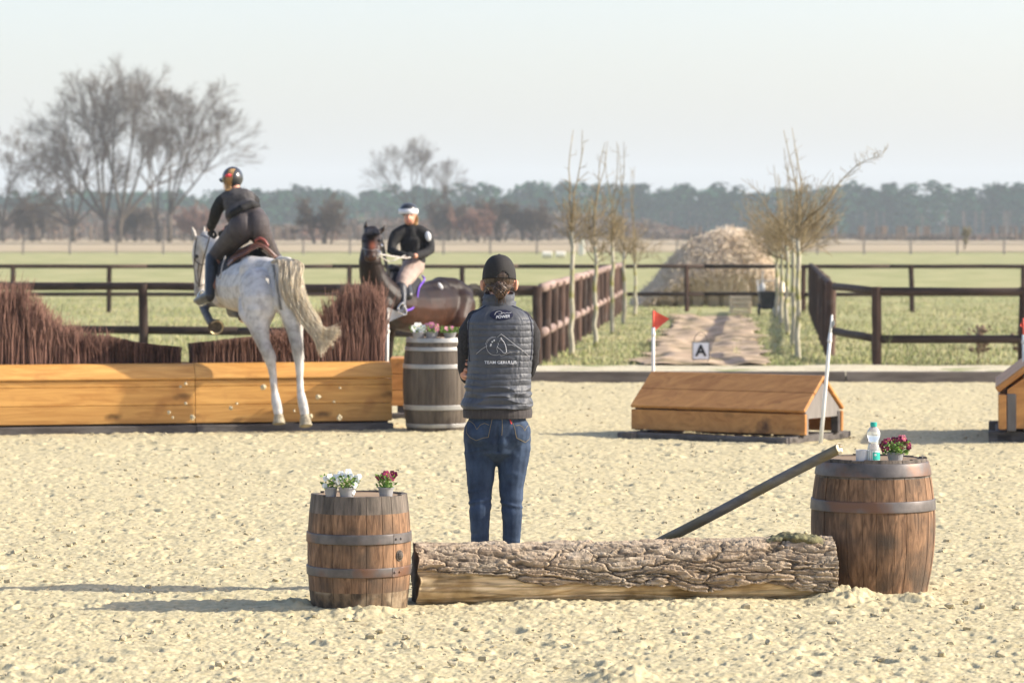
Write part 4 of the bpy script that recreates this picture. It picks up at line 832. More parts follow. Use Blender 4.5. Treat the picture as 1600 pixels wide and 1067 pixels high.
# ---------------------------------------------------------------- people and horses
def pt(L): return [(W(a,b,c),r*c/F) for a,b,c,r in L]
def sphA(m,px,py,D,rx,ry,rz,rot=0,n=20,yaw=0):  # ellipsoid with pixel radii (x,z) and metre depth radius
    A=np.array(Matrix.Rotation(yaw,3,'Z')@Matrix.Rotation(rot,3,'Y')).T; m.ell(W(px,py,D),(rx*D/F,ry,rz*D/F),A=A,n=n)
def hand(m,wrist,fwd,palmn,side,s=1.,curl=1.0,n=8):
    f=np.array(fwd,float); f/=np.linalg.norm(f); p=np.array(palmn,float); p-=p.dot(f)*f; p/=np.linalg.norm(p); x=np.cross(f,p)*side; w=np.array(wrist,float)
    m.chain([(w,.026*s),(w+f*.03*s,.024*s)],n)
    for k in range(4):
        b=w+f*.03*s+x*(.030-.020*k)*s; kn=w+f*(.088-.004*abs(k-1.3))*s+x*(.032-.0215*k)*s
        m.chain([(b,.0135*s),(kn,.0105*s)],n); q=kn; a=0; dirv=f
        for j,L in enumerate((.042,.026,.020)):
            L*=[.93,1.05,1.0,.8][k]*s; a+=curl*(.75,.95,.7)[j]; d=f*math.cos(a)+p*math.sin(a); q2=q+d*L; m.chain([(q,(.0095-.001*j)*s),(q2,(.0088-.0012*j)*s)],n); q=q2
    t0=w+f*.02*s+x*.026*s; t1=t0+(f*.5+x*.6+p*.35)/.9*.036*s; t2=t1+(f*.75+p*.6)*.032*s; t3=t2+(f*.5+p*.7-x*.4)*.024*s
    m.chain([(t0,.015*s),(t1,.0125*s),(t2,.0105*s),(t3,.0085*s)],n)
SKIN=mat('skin',(.50,.24,.16),(.60,.31,.21),scale=20,rough=.5,spec=.35,sss=.15)
HAIRB=mat('brown_hair',(.045,.026,.016),(.13,.075,.045),scale=(60,60,8),rough=.45,tint=.5,spec=.5); HAIRL=mat('blond_hair',(.30,.17,.06),(.50,.31,.13),scale=(50,50,8),rough=.5,tint=.4)
CAPM=mat('black_cap_cloth',(.018,.017,.017),(.030,.028,.027),scale=200,rough=.85,bump=.0006,bs=900)
FLEECE=mat('black_knit',(.022,.021,.022),(.040,.038,.040),scale=90,rough=.95,bump=.0015,bs=350)
VEST=mat('slate_quilted_nylon',(.050,.054,.064),(.078,.084,.098),scale=7,rough=.55,spec=.4,bump=.003,bs=40)
VESTL=mat('grey_collar_fleece',(.055,.06,.07),(.085,.09,.105),scale=60,rough=.7,bump=.001,bs=200)
RIB=mat('charcoal_ribbing',(.045,.040,.040),(.07,.062,.06),scale=(120,120,8),rough=.9,bump=.002)
NAVY=mat('navy_piping',(.012,.014,.035),rough=.5); PRINT=mat('silver_print',(.50,.51,.53),(.58,.59,.61),rough=.5)
DENIM=mat('blue_denim',(.018,.032,.062),(.045,.072,.125),scale=(16,16,9),detail=8,rough=.85,bump=.0012,bs=400,c3=(.06,.09,.15),s3=5,t3=(.55,.8))
STI=mat('tan_stitching',(.24,.19,.10),rough=.8); REDT=mat('red_tab',(.6,.04,.04),rough=.6); BOOT=mat('black_leather',(.016,.016,.018),(.03,.03,.033),scale=20,rough=.35,spec=.5)
# ======================= the standing trainer seen from behind
CD=17.4; cb=np.array([gx_(778,CD),CD,0])
def c_(px,py,dy=0): return W(px,py,CD+dy)
SS=CD/F
m=MB()
m.pch([(780,455,CD+.01,13),(779,472,CD,15),(779,492,CD,19),(779,530,CD,30),(778,570,CD,33),(777,610,CD,32),(776,645,CD,36),(776,668,CD,38)])
m.pch([(779,492,CD,15),(742,503,CD+.0,13),(731,530,CD,11),(728,560,CD+.01,10),(728,585,CD+.03,9.5),(735,592,CD-.0+.10,8.5),(765,583,CD+.17,7.5),(800,570,CD+.17,7)])
m.pch([(779,492,CD,15),(820,503,CD,13),(829,530,CD,11),(832,552,CD+.01,10),(829,572,CD+.03,7.5),(815,583,CD+.14,7),(780,582,CD+.19,6.5),(748,578,CD+.18,7.5)])
for x0,x1,x2,x3 in((756,752,749,750),(797,798,799,799)):
    m.pch([(x0,670,CD,20),(x0-1 if x0<777 else x0+1,705,CD,19),(x1,745,CD,15),(x2,788,CD-.01,12),(x3,835,CD-.02,11),(x3,880,CD,7),(x3,905,CD+.02,8)])
sphA(m,780,430,CD+.02,24.5,.098,31); sphA(m,780,452,CD+.06,17,.06,17)          # head
m.ell(c_(780,440,.125),(.012,.022,.02),n=10)                                # nose
for sx in(-1,1): sphA(m,780+sx*26.5,446,CD+.02,3.6,.018,9.5,rot=sx*.12,n=14)     # ears
hand(m,c_(750,579,.165),(-1,-.35,.10),(.1,-.9,-.3),1,.95,1.15); hand(m,c_(772,577,.185),(.6,.5,.1),(0,-1,0),-1,.95,1.1)
# fingers of the right hand wrapped round the left sleeve
for k,(y0,) in enumerate(((568.5,),(577.5,),(587,),(594,))):
    m.chain([(c_(740,y0+1,.09),.0085),(c_(731,y0,.075),.0085),(c_(725.5,y0-.5,.045),.0082),(c_(726,y0,.0),.0078),(c_(731,y0+1,-.035),.007)] if k<3 else [(c_(738,y0,.09),.008),(c_(728,y0,.06),.0075)],8)
body=organic(m,'person',SKIN,None,.0055,2,org=cb); tag(body,'standing person seen from behind in black cap, grey quilted vest and blue jeans','person')
# jeans
m=MB()
m.pch([(777,650,CD,44),(776,662,CD,45)])
sphA(m,754,676,CD-.015,30,.118,30); sphA(m,800,676,CD-.015,30,.118,30); m.pch([(777,655,CD,46),(777,680,CD,44)]) 
m.pch([(753,682,CD-.01,29.5),(752,705,CD,27),(750.5,735,CD,23),(750,757,CD,20.5),(750,778,CD-.005,18),(749.5,800,CD-.015,16.8),(750,822,CD-.015,15.2),(750,845,CD-.01,14),(750,880,CD,12),(750,898,CD,12)])
m.pch([(801,682,CD-.01,29.5),(802,705,CD,27),(800.5,735,CD,23),(799,757,CD,20),(799,778,CD-.005,17.5),(800,800,CD-.015,16.4),(800,822,CD-.015,15),(799,845,CD-.01,13.8),(799,880,CD,12),(799,898,CD,12)])
def jd_(V):
    z=V[:,2]; y=V[:,1]; kn=np.exp(-((z-.44)/.055)**2)+.6*np.exp(-((z-.56)/.05)**2)+.7*np.exp(-((z-.71)/.035)**2)+.35*np.exp(-((z-.2)/.15)**2)
    q=V*[5,5,34]+[0,0,0]; q[:,2]+=8*V[:,0]*np.sign(V[:,0]+.07); n=1-np.abs(vnoise(q,3))*2
    return .0055*kn*n+.002*fbm(V*[14,14,26],3,9)-.018*np.exp(-((V[:,0]-cb[0]+.001)/.010)**2)*(z>.70)*(y<CD)*np.clip((.86-z)/.06,0,1)
jeans=organic(m,'jeans',DENIM,body,.005,4,disp=jd_)
jb=bvh(jeans)
def stitch(L,r=.0014,mm=STI,par=jeans,b_=jb,nm='stitching',sub=10):
    P=onsurf(b_,L,.0008,sub)
    if len(P)>2: q=MB(); q.tube(P,r,5); return q.build(nm,mm,par)
m_=MB()
for L in([(728,655),(729,676),(734,683),(744,688),(755,684),(763,683),(766,668),(769,655)],[(799,655),(804,668),(807,684),(821,691),(827,686),(829.5,676),(829.5,655)],
         [(729,657),(735,658),(741,663),(745,671),(750,664),(757,661),(764,664)],[(806,665),(812,664),(817,667),(820,673),(823,667),(829,661)],[(784.5,654),(785,668),(784,680)]):
    P=onsurf(jb,L,.0008,8)
    if len(P)>2: m_.tube(P,.0013,5)
m_.build('stitching',STI,jeans)
P=onsurf(jb,[(797,656),(799.5,662)],.003,3); m_=MB(); m_.tube(P,.004,6,flat=.4); m_.build('pocket_tab',REDT,jeans)
# boots
for sx,px in((-1,750),(1,800)):
    m=MB(); b=cb*0+np.array([gx_(px,CD),CD,0]); m.chain([(b+[0,0,.13],.052),(b+[0,0,.06],.046),(b+[0,.07,.045],.042),(b+[sx*.02,.17,.035],.036)]); m.box(b+[sx*.008,.06,.014],(.085,.25,.028),bev=.01); organic(m,'boot',BOOT,body,.006,3)
# black sweater with sleeves
m=MB()
m.pch([(779,480,CD,17),(779,495,CD,24),(779,530,CD,36),(778,570,CD,39),(777,610,CD,40),(777,638,CD,43)])
m.pch([(770,490,CD,13),(744,501,CD+.0,16),(731,522,CD+.0,15),(728,548,CD+.01,14),(728.5,572,CD+.03,13),(731,588,CD+.055,11.5),(742,590,CD+.13,10.5),(764,583,CD+.17,9.5),(782,576,CD+.18,9)])
m.pch([(788,490,CD,13),(816,501,CD,16),(829,522,CD+.0,15),(830,548,CD+.01,14),(829,566,CD+.03,12.5),(825,580,CD+.06,11),(812,586,CD+.13,10.5),(785,584,CD+.19,9.5),(762,580,CD+.185,9)])
swt=organic(m,'sweater',FLEECE,body,.0055,4,disp=lambda V:.004*(1-np.abs(vnoise(V*[14,14,24],5))*2)+.002*fbm(V*30,3,6))
m=MB(); V=[];F_=[];n=72
prof=[(0,652,53.2,.150),(1,646,54,.153),(2,640,54,.152),(3,634,52,.147)]
for _,py,hw,dpt in prof:
    for i in range(n):
        a=2*math.pi*i/n; ca,sa_=math.cos(a),math.sin(a); rp=.0012*(i%2)
        V.append([gx_(777.5,CD)+(hw*SS+rp)*math.copysign(abs(ca)**.85,ca),CD+(dpt+rp)*math.copysign(abs(sa_)**.9,sa_)-.005,CH-(py-HY)*SS])
m.add(V,[(k*n+i,k*n+(i+1)%n,(k+1)*n+(i+1)%n,(k+1)*n+i) for k in range(3) for i in range(n)]); m.build('sweater_hem',RIB,body,smooth=False)
# vest
vy=[476,480,485,490,496,503,512,530,550,580,600,620,631,637]; vl=[757,750,743,737,732.5,729.5,729,730,731,730,727.5,725,722,723]; vr=[803,811,819,825,830,833.5,835,834.5,833.5,830,828.5,829,831,830.5]; vd=[.062,.078,.090,.100,.108,.114,.120,.126,.130,.132,.138,.148,.156,.154]
nz,na=300,260; PY=np.linspace(476,637.5,nz); xl=np.interp(PY,vy,vl);xr=np.interp(PY,vy,vr);dd=np.interp(PY,vy,vd)
ks=np.exp(-np.linspace(-2,2,15)**2); ks/=ks.sum(); sm_=lambda a: np.convolve(np.pad(a,7,'edge'),ks,'valid'); xl,xr,dd=sm_(xl),sm_(xr),sm_(dd)
AA=np.linspace(0,2*np.pi,na,endpoint=False); ca,sa_=np.cos(AA)[None,:],np.sin(AA)[None,:]
seams=[499,507,516,525.5,535.5,545,554,563.5,573,583,592,601.5,611,620.5,630,638]
sd=np.zeros(nz)+0.; 
s_all=np.array([480]+seams); idx=np.clip(np.searchsorted(s_all,PY)-1,0,len(s_all)-2); ph=(PY-s_all[idx])/(s_all[idx+1]-s_all[idx]); 
warp=1.3*fbm(np.stack([np.broadcast_to(ca*1.7,(nz,na)),np.broadcast_to(sa_*1.7,(nz,na)),np.broadcast_to(PY[:,None]/60,(nz,na))],-1),3,3)
PYw=PY[:,None]+warp*1.6; idx=np.clip(np.searchsorted(s_all,PYw)-1,0,len(s_all)-2); ph=np.clip((PYw-s_all[idx])/(s_all[idx+1]-s_all[idx]),0,1)
quilt=(np.sin(np.pi*ph)**.3)*.0048*np.where(PYw<499,.35,1)
CP=np.stack([np.broadcast_to(ca,(nz,na))*2,np.broadcast_to(sa_,(nz,na))*1.2,np.broadcast_to(PY[:,None]/22,(nz,na))],-1)
puck=.0022*vnoise(CP*[7,7,1.2],7)*np.sin(np.pi*ph)+.0015*vnoise(CP*[18,18,.9],8)*(1-np.sin(np.pi*ph))
sag=.010*np.clip((PY[:,None]-578)/40,0,1)*(1-np.abs(vnoise(CP*[.8,.8,2.2]+[0,0,0],12))*2)
off=quilt+puck+sag
hw=(xr-xl)/2*SS; cxx=gx_((xr+xl)/2,CD)
ex=.80; bx_=np.sign(ca)*np.abs(ca)**ex; by_=np.sign(sa_)*np.abs(sa_)**ex
VX=cxx[:,None]+(hw[:,None]-.004+off)*bx_; VY=CD-.004+(dd[:,None]+off)*by_; VZ=CH-(PY[:,None]-HY)*SS*np.ones_like(ca)
sh=np.clip((500-PY[:,None])/24,0,1); VY=VY+.01*sh
V=np.stack([VX,VY,VZ],-1).reshape(-1,3); m=MB(); m.add(V,[(k*na+i,k*na+(i+1)%na,(k+1)*na+(i+1)%na,(k+1)*na+i) for k in range(nz-1) for i in range(na)]+[tuple(range(na))])
vest=m.build('vest',VEST,body,smooth=True); vb=bvh(vest)
# armhole openings: piping and collar
for L in([(744,484),(738,490),(733,500),(731.5,520),(732.5,545),(734,565)],[(818,486),(825,492),(829.5,502),(831.5,520),(831,545),(829,562)]):
    P=onsurf(vb,L,.001,8); m=MB(); m.tube(P,.0032,6); m.build('piping',NAVY,vest)
for L in([(759,478),(750,483),(741,488),(734,494)],[(800,478),(808,481),(813,483),(816,485),(826,490)]):
    P=onsurf(vb,L,.001,8); m=MB(); m.tube(P,.0055,6,flat=.6); m.build('shoulder_tape',NAVY,vest)
m=MB(); V=[];n=64; pr=[(480,27,.075,0),(476,26,.070,0),(473,25.5,.069,.004),(470,24.2,.066,-.001),(466,24.8,.066,.002),(462,24.2,.064,0),(458,23.6,.062,.001),(457,22,.058,.0),(463,21,.054,0)]
for py,hw_,dpt,e in pr:
    for i in range(n):
        a=2*math.pi*i/n; wv_=.0025*math.sin(3*a+py*.4); V.append([gx_(779.5,CD)+(hw_*SS+e+wv_)*math.cos(a),CD+.01+(dpt+e+wv_)*math.sin(a),CH-(py-HY)*SS+.012*math.sin(a)+.004*math.sin(2*a+py)])
m.add(V,[(k*n+i,k*n+(i+1)%n,(k+1)*n+(i+1)%n,(k+1)*n+i) for k in range(len(pr)-1) for i in range(n)]); m.build('vest_collar',VESTL,vest,smooth=True)
# prints on the back of the vest
def pr_tubes(nm,Ls,r,mm,sub=8,off=.0015):
    m=MB()
    for L in Ls:
        P=onsurf(vb,L,off,sub)
        if len(P)>2: m.tube(P,r,5,flat=.5)
    return m.build(nm,mm,vest)
ov=[(783.5+18.5*math.cos(a),492+8.0*math.sin(a)) for a in np.linspace(0,2*math.pi,30,endpoint=False)]
vals=[]
m=MB(); rings=[]
for s_ in(1,.75,.5,.25):
    rings.append([hit(vb,783.5+(x-783.5)*s_,492+(y-492)*s_,.006 if s_<1 else .0045) for x,y in ov])
V=[p for r_ in rings for p in r_]+[hit(vb,783.5,492,.006)]; n=30
m.add(V,[(k*n+i,k*n+(i+1)%n,(k+1)*n+(i+1)%n,(k+1)*n+i) for k in range(3) for i in range(n)]+[(3*n+i,3*n+(i+1)%n,4*n) for i in range(n)]); badge=m.build('oval_badge',NAVY,vest,smooth=True); 
def onv(V2,Fc,cx,cy,sc_,off,nm,mm,tilt=0):
    off=off+.0015
    V=[]
    for x,y,_ in V2:
        a=math.radians(tilt); X_=x*math.cos(a)-y*math.sin(a); Y_=x*math.sin(a)+y*math.cos(a); V.append(hit(vb,cx+X_*sc_,cy-Y_*sc_,off))
    if any(v is None for v in V): return
    m=MB(); m.add(V,Fc); m.build(nm,mm,vest)
PRW=mat('white_print',(.62,.63,.65),rough=.5)
V2,Fc=text('POWER',1,.012,.25); onv(V2,Fc,785.5,495.0,6.3,.0085,'badge_lettering',PRW,5)
m=MB(); 
for L in([(773,492),(775,488),(780,486.5),(784,487.5),(783,490.5),(779,491)],[(784,490),(787,488.5),(789,490),(792,488.5),(795,489.5),(799,488)]):
    P=onsurf(vb,spl([(a,b,0) for a,b in L],4)[:,:2],.0085,2); m.tube(P,.0009,5)
m.build('badge_script',PRW,vest)
V2,Fc=text('TEAM GERULLIS',1,.018); V2[:,0]*=1.08; onv(V2,Fc,782.,566.3,6.6,.0045,'team_lettering',PRW)
pr_tubes('mountain_line',[[(744,553),(752,546),(759,541.5),(761,540)],[(777,527),(783,522),(790,527),(800,535),(812,544),(821,551),(827,557)],[(793,538.5),(800,539),(807,541),(816,547)]],.0014,PRINT,10,.004)
cir=[(775.5+14.5*math.cos(a),540+15*math.sin(a)) for a in np.linspace(-1.2,-4.9-.6,34)]
sw=cir[:-1]+[tuple(p) for p in spl([(cir[-1][0],cir[-1][1],0),(781,556,0),(788,555,0),(794,551,0),(801,549.5,0),(810,551,0)],4)[:,:2]]
c1_=[(774+14.*math.cos(a),541+14*math.sin(a)) for a in np.linspace(-1.5,-5.2,30)]
pr_tubes('horse_emblem_ring',[c1_+[(783,556),(789,554),(796,550.5),(803,549.8),(808,551),(812,549.5)],[(773-14.5*math.cos(a),540-14*math.sin(a)) for a in np.linspace(.1,1.4,10)]],.0013,PRINT,2,.004)
pr_tubes('horse_emblem',[[(781,530),(783,527),(784.5,531),(788,535),(790,540),(791,546),(791.5,550),(789,552),(786,550.5),(784,548),(781,545),(778.5,544),(777,541)],[(777,541),(776,545),(777.5,549),(776,552)],[(777,541),(779,538.5),(778,535)],[(786.5,537.5),(787.5,538)],[(784,531),(781.5,531.5),(779.5,534)]],.0013,PRINT,4,.004)
m=MB()
for px,py in((767,538),(769,534),(772,532),(766.5,540)): P=hit(vb,px,py,.004); m.ell(P,(.004,.001,.004),n=8)
m.build('emblem_spots',PRINT,vest)
# cap
m=MB(); V=[];nu_,nv_=64,26; keep=[]
for j in range(nv_+1):
    e=math.pi/2*(j/nv_)
    for i in range(nu_):
        a=2*math.pi*i/nu_; x=26.8*SS*math.cos(a)*math.cos(e)**.82; y=.108*math.sin(a)*math.cos(e)**.82; z=(39.5*SS)*math.sin(e)**.92
        seam=.0012*math.exp(-((a/(math.pi/3)+.5)%1-.5)**2*900)
        V.append(np.array([gx_(780,CD)+x,CD+.02+y,CH-(437.5-HY)*SS+z-.010*math.sin(a)*math.cos(e)])*1.+np.array([math.cos(a),math.sin(a),0])*-seam)
V=np.array(V); Fq=[]
for j in range(nv_):
    for i in range(nu_):
        q=(j*nu_+i,j*nu_+(i+1)%nu_,(j+1)*nu_+(i+1)%nu_,(j+1)*nu_+i); c=V[list(q)].mean(0); px=800+F*c[0]/c[1]; py=HY+F*(CH-c[2])/c[1]
        if c[1]<CD and ((px-786)/8.5)**2+((py-435)/11.5)**2<1 and py<435.5: continue
        Fq.append(q)
m.add(V,Fq); m.ell(c_(780,398,.02),(.008,.008,.004),n=10); 
cap=m.build('cap',CAPM,body,smooth=True)
so=cap.modifiers.new('thickness','SOLIDIFY'); so.thickness=.003
m=MB(); P=[V[i]+[0,0,.004] for i in range(40,57)]; m.tube(P,.0055,6,flat=.35); m.build('cap_strap',CAPM,cap)
m=MB(); V=[]
for k in range(9):
    a=math.pi*k/8; 
    for t_ in(0,.5,1): V.append([gx_(780,CD)+.075*math.cos(a)*(1-.15*t_),CD+.02+.10*math.sin(a)+.07*t_,CH-(438-HY)*SS-.012*t_])
m.add(V,[(3*k+j,3*k+3+j,3*k+4+j,3*k+1+j) for k in range(8) for j in range(2)]); br_=m.build('cap_brim',CAPM,cap,smooth=True); s2=br_.modifiers.new('t','SOLIDIFY'); s2.thickness=.004
# hair
m=MB(); sphA(m,780,430,CD+.015,25.4,.101,31.5); sphA(m,781,447,CD+.0,18,.08,12)
organic(m,'hair',HAIRB,body,.006,2,disp=lambda V:.002*vnoise(V*[90,90,14],3))
hr=body.children[-1]
m=MB(); rs=np.random.default_rng(12)
for k in range(150):
    a0=rs.random()*6.28; tw=rs.uniform(.8,1.5)*(1 if rs.random()<.7 else -1); r0=rs.uniform(.25,1.); P=[]; 
    for t_ in np.linspace(0,1,9):
        a=a0+tw*t_*3; rr=r0*(.2+math.sin(math.pi*min(1,t_*.93+.07))**.7*.85); P.append(c_(781.5+11.2*rr*math.cos(a),441+26*t_+1.5*math.sin(a0*3),-.105+.0+.028*rr*math.sin(a)))
    m.tube(P,[.002+.0012*math.sin(math.pi*t_) for t_ in np.linspace(0,1,9)],4,tint=rs.random())
for k in range(60):
    a=rs.uniform(-1,1); P=spl([c_(780+a*24,443+rs.random()*6,-.045-.045*(1-abs(a))),c_(781+a*14,447+rs.random()*4,-.092),c_(782+a*5,445+rs.random()*3,-.107)],3); m.tube(P,.0014,4,tint=rs.random())
for k in range(26): x=rs.uniform(-9,9); P=[c_(782+x*.7,462,-.10),c_(782+x*.9,468+rs.random()*5,-.098),c_(782+x+rs.normal(0,1.5),471+rs.random()*5,-.094)]; m.tube(P,[.0018,.001,.0005],4,tint=rs.random())
m.build('hair_bun',HAIRB,hr,smooth=True)

# ======================= grey horse
COATG=mat('grey_horse_coat',(.40,.375,.345),(.58,.555,.52),scale=13,detail=5,rough=.6,spec=.25,attr='coat',c3=(.55,.53,.50),s3=18,t3=(.54,.66),lo=.38,hi=.58)
HOOFM=mat('sandy_hoof',(.20,.17,.12),(.42,.37,.27),scale=30,rough=.9,bump=.002); HOOFD=mat('dark_hoof_sole',(.05,.045,.04),(.13,.11,.085),scale=35,rough=.8,bump=.003); SHOE=mat('worn_steel_shoe',(.35,.28,.16),(.5,.42,.27),scale=30,rough=.45,metal=.5)
TAILM=mat('cream_tail_hair',(.62,.50,.34),(.90,.81,.64),scale=(40,40,5),rough=.5,tint=.55,spec=.4); MANEM=mat('white_mane_hair',(.6,.58,.54),(.8,.78,.74),rough=.6,tint=.3)
LEA=mat('brown_saddle_leather',(.075,.026,.016),(.16,.06,.035),scale=15,rough=.35,spec=.5); PADB=mat('black_saddle_pad',(.014,.014,.017),(.025,.025,.03),scale=60,rough=.8,bump=.001,bs=200); SILV=mat('steel_fitting',(.6,.6,.6),rough=.25,metal=.9); STRAP=mat('dark_bridle_leather',(.025,.017,.014),(.04,.03,.025),rough=.4,spec=.5)
gb=np.array([gx_(420,31.3),31.3,0]); m=MB()
m.pch([(412,446,31.3,41),(400,448,31.55,43),(388,447,31.9,43.5),(375,445,32.3,42),(362,440,32.6,36),(352,428,32.8,30)])
m.pch([(395,423,31.3,22),(412,420,31.25,19),(432,426,31.15,21),(444,440,31.1,26)]); m.pch([(400,425,31.5,24),(385,420,32.1,22),(368,405,32.6,18)])
m.pch([(404,450,31.1,31),(407,470,31.0,30),(406,488,30.95,24.5),(404,502,30.92,20),(406,518,30.88,15),(411,535,30.85,11.5),(417,548,30.82,10.3),(421.5,560,30.82,9.8),(424.5,573,30.82,7.6),(427,590,30.82,6.2),(429,612,30.8,6.0),(431.5,628,30.78,8),(433.5,638,30.76,8.2),(435,646,30.75,7.6)])
m.pch([(411,545,30.88,5),(423,552,30.86,7.5),(428,560,30.87,5.0)]); m.pch([(388,470,31.3,16),(388,488,31.05,16),(396,502,30.95,14)])
m.pch([(448,450,31.05,27),(452,472,30.95,25),(456,490,30.9,18),(459,506,30.88,15.5),(461.5,522,30.85,12.5),(464,540,30.82,10.2),(466,556,30.82,9),(467.5,568,30.82,7.4),(468.5,590,30.82,5.8),(469.5,612,30.8,5.8),(472.5,628,30.78,7.8),(474.5,638,30.77,8),(476,646,30.76,7.4)])
m.pch([(461,545,30.88,5),(468,552,30.87,7),(471,560,30.88,5)])
m.pch([(438,412,31.1,12),(450,410,31.0,9)])
# neck and head
m.pch([(362,430,32.7,34),(352,410,32.9,27),(342,396,33.1,22),(332,384,33.3,18),(325,375,33.4,14)])
m.pch([(322,373,33.4,11.5),(316,384,33.45,14.5),(314.5,398,33.45,15),(314,415,33.45,12.5),(312.5,432,33.45,9.5),(311.5,448,33.45,8),(311.5,458,33.45,8.2),(313,466,33.46,6)])
m.pch([(331,400,33.5,12),(326,418,33.5,8)])
m.pch([(305,371,33.4,3),(302.5,362,33.4,3.2),(300,354,33.4,1.2)]); m.pch([(318,366,33.5,3),(319,359,33.5,2.6),(319,352,33.5,1)])
# folded front legs
m.pch([(350,462,32.6,20),(338,466,32.9,14),(322,470,33.1,9.5),(318,476,33.1,8.5),(321,488,32.95,6.5),(327,500,32.75,6),(331,505,32.65,7)])
m.pch([(372,465,32.7,18),(364,480,33.1,11),(362,488,33.2,8),(367,490,33.0,6),(373,492,32.8,5.5)])
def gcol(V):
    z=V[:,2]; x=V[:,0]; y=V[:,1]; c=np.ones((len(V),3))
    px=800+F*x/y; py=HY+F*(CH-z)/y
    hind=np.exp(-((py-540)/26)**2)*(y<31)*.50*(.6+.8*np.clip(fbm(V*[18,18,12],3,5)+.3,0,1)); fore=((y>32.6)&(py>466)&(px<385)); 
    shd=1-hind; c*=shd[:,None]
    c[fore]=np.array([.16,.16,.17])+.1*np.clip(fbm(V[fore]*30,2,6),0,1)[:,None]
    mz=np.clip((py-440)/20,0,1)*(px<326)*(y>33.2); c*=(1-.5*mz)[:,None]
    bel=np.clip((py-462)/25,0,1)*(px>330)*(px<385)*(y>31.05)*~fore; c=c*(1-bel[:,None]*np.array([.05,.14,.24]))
    cr=np.exp(-((px-(428+(py-418)*.17))/2.6)**2)*(py>414)*(py<484)*(y<31.4); c*=(1-.8*cr)[:,None]  # shade of the cleft beside the tail, painted dark instead of carved
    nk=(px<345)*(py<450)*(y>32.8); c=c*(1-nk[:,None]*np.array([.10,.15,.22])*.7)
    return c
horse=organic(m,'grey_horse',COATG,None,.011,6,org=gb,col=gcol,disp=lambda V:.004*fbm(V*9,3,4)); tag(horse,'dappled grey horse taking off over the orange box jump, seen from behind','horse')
def hoof(parent,px,py,D,rpx,dirn,L,mm,sole=0):
    c=W(px,py,D); d=np.array(dirn,float); d/=np.linalg.norm(d); r_=rpx*D/F; m=MB()
    m.tube([c-d*L*.5,c-d*L*.1,c+d*L*.5],[r_*.72,r_*.85,r_*1.05],20); h=m.build('hoof',mm,parent,smooth=False)
    if sole:
        a=np.cross(d,[0,0,1.]); a/=np.linalg.norm(a); b=np.cross(a,d); m=MB(); m.tube([c+d*(L*.5+.003)+r_*.86*(a*math.cos(t_)+b*math.sin(t_)) for t_ in np.linspace(.7,5.6,22)],.011,6,flat=.7); m.build('shoe',SHOE,h)
    return h
hoof(horse,435.5,655,30.72,9.6,(.08,-.25,-1),.085,HOOFM); hoof(horse,477,657,30.73,9.8,(.12,-.3,-1),.10,HOOFM)
hoof(horse,336,509,32.5,12.5,(.35,-1,-.45),.07,HOOFD,1); hoof(horse,379,494,32.7,9.5,(.5,-.9,-.2),.06,HOOFD,1)
# tail
m=MB(); rs=np.random.default_rng(21)
for k in range(2000):
    g=rs.random(); u1,u2=rs.normal(0,1),rs.normal(0,1); s_=rs.random()
    if g<.42:   # bulk hanging from the raised dock
        x1=451+u1*7; P=[(430+u1*3,413+u2*2,31.12),(442+u1*4,404+abs(u2)*1.5,31.0),(x1+4,412+u2*2,30.88),(454+u1*6.5,435,30.82),(455+u1*6.5,458,30.8),(460+u1*4.5,478+rs.uniform(-14,8),30.8)]
    elif g<.55:
        P=[(434+u1*3,408+u2,31.1),(441+u1*2,414,30.95),(443+u1*3,440,30.9),(444+u1*3,470,30.88),(446+u1*2.5,500+rs.uniform(-16,12),30.88)]
    else:
        e=rs.random(); P=[(440+u1*3,405+u2,31.05),(455+u1*3,408,30.9),(460+u1*4,430,30.85),(462+u1*5,455,30.82),(470+u1*5.5,478+u2,30.8),(480+u1*6+e*5,500+u2*2-e*2,30.78),(491+12*e+u1*3,525-12*e+u2*2,30.76),(499+32*e+rs.normal(0,2.5),550-34*e+rs.normal(0,5),30.75)]
    Q=spl([W(a,b,c+rs.normal(0,.014)) for a,b,c in P],3); m.tube(Q,np.linspace(.0030,.0012,len(Q)),3,cap=False,tint=.5*rs.random()+.5*(.5+.5*math.sin(u1*5)))
m.build('tail',TAILM,horse,smooth=True)
m=MB()
for k in range(160):
    t_=rs.random(); a=W(322+(352-322)*t_+rs.normal(0,1),364+(388-364)*t_,33.4-.4*t_); m.tube([a,a+[-.01+rs.normal(0,.01),-.03,.01],a+[-.02+rs.normal(0,.02),-.05,-.05-.05*rs.random()]],[.003,.0025,.001],3,cap=False,tint=rs.random())
m.build('mane',MANEM,horse)
hb=bvh(horse)
def straps(nm,Ls,r,mm,par,b_,off=.004,sub=6,flat=.5):
    m=MB()
    for L in Ls:
        P=onsurf(b_,L,off,sub)
        if len(P)>2: m.tube(P,r,6,flat=flat)
    if m.v: return m.build(nm,mm,par,smooth=True)
straps('bridle',[[(307,373),(304,392),(305,408),(314,414),(324,412)],[(304,394),(303,420),(306,440),(313,447),(320,444)],[(309,366),(316,368),(325,372)],[(310,412),(309,428),(312,446)]],.008,STRAP,horse,hb)
m=MB(); m.ell(W(307,401,33.2),.022,n=10); m.build('eye',BOOT,horse)
m=MB(); m.tube(spl([W(311,448,33.2),W(316,415,33.05),W(325,380,32.75),W(329,364,32.5)],5),.007,6); m.build('rein',STRAP,horse)
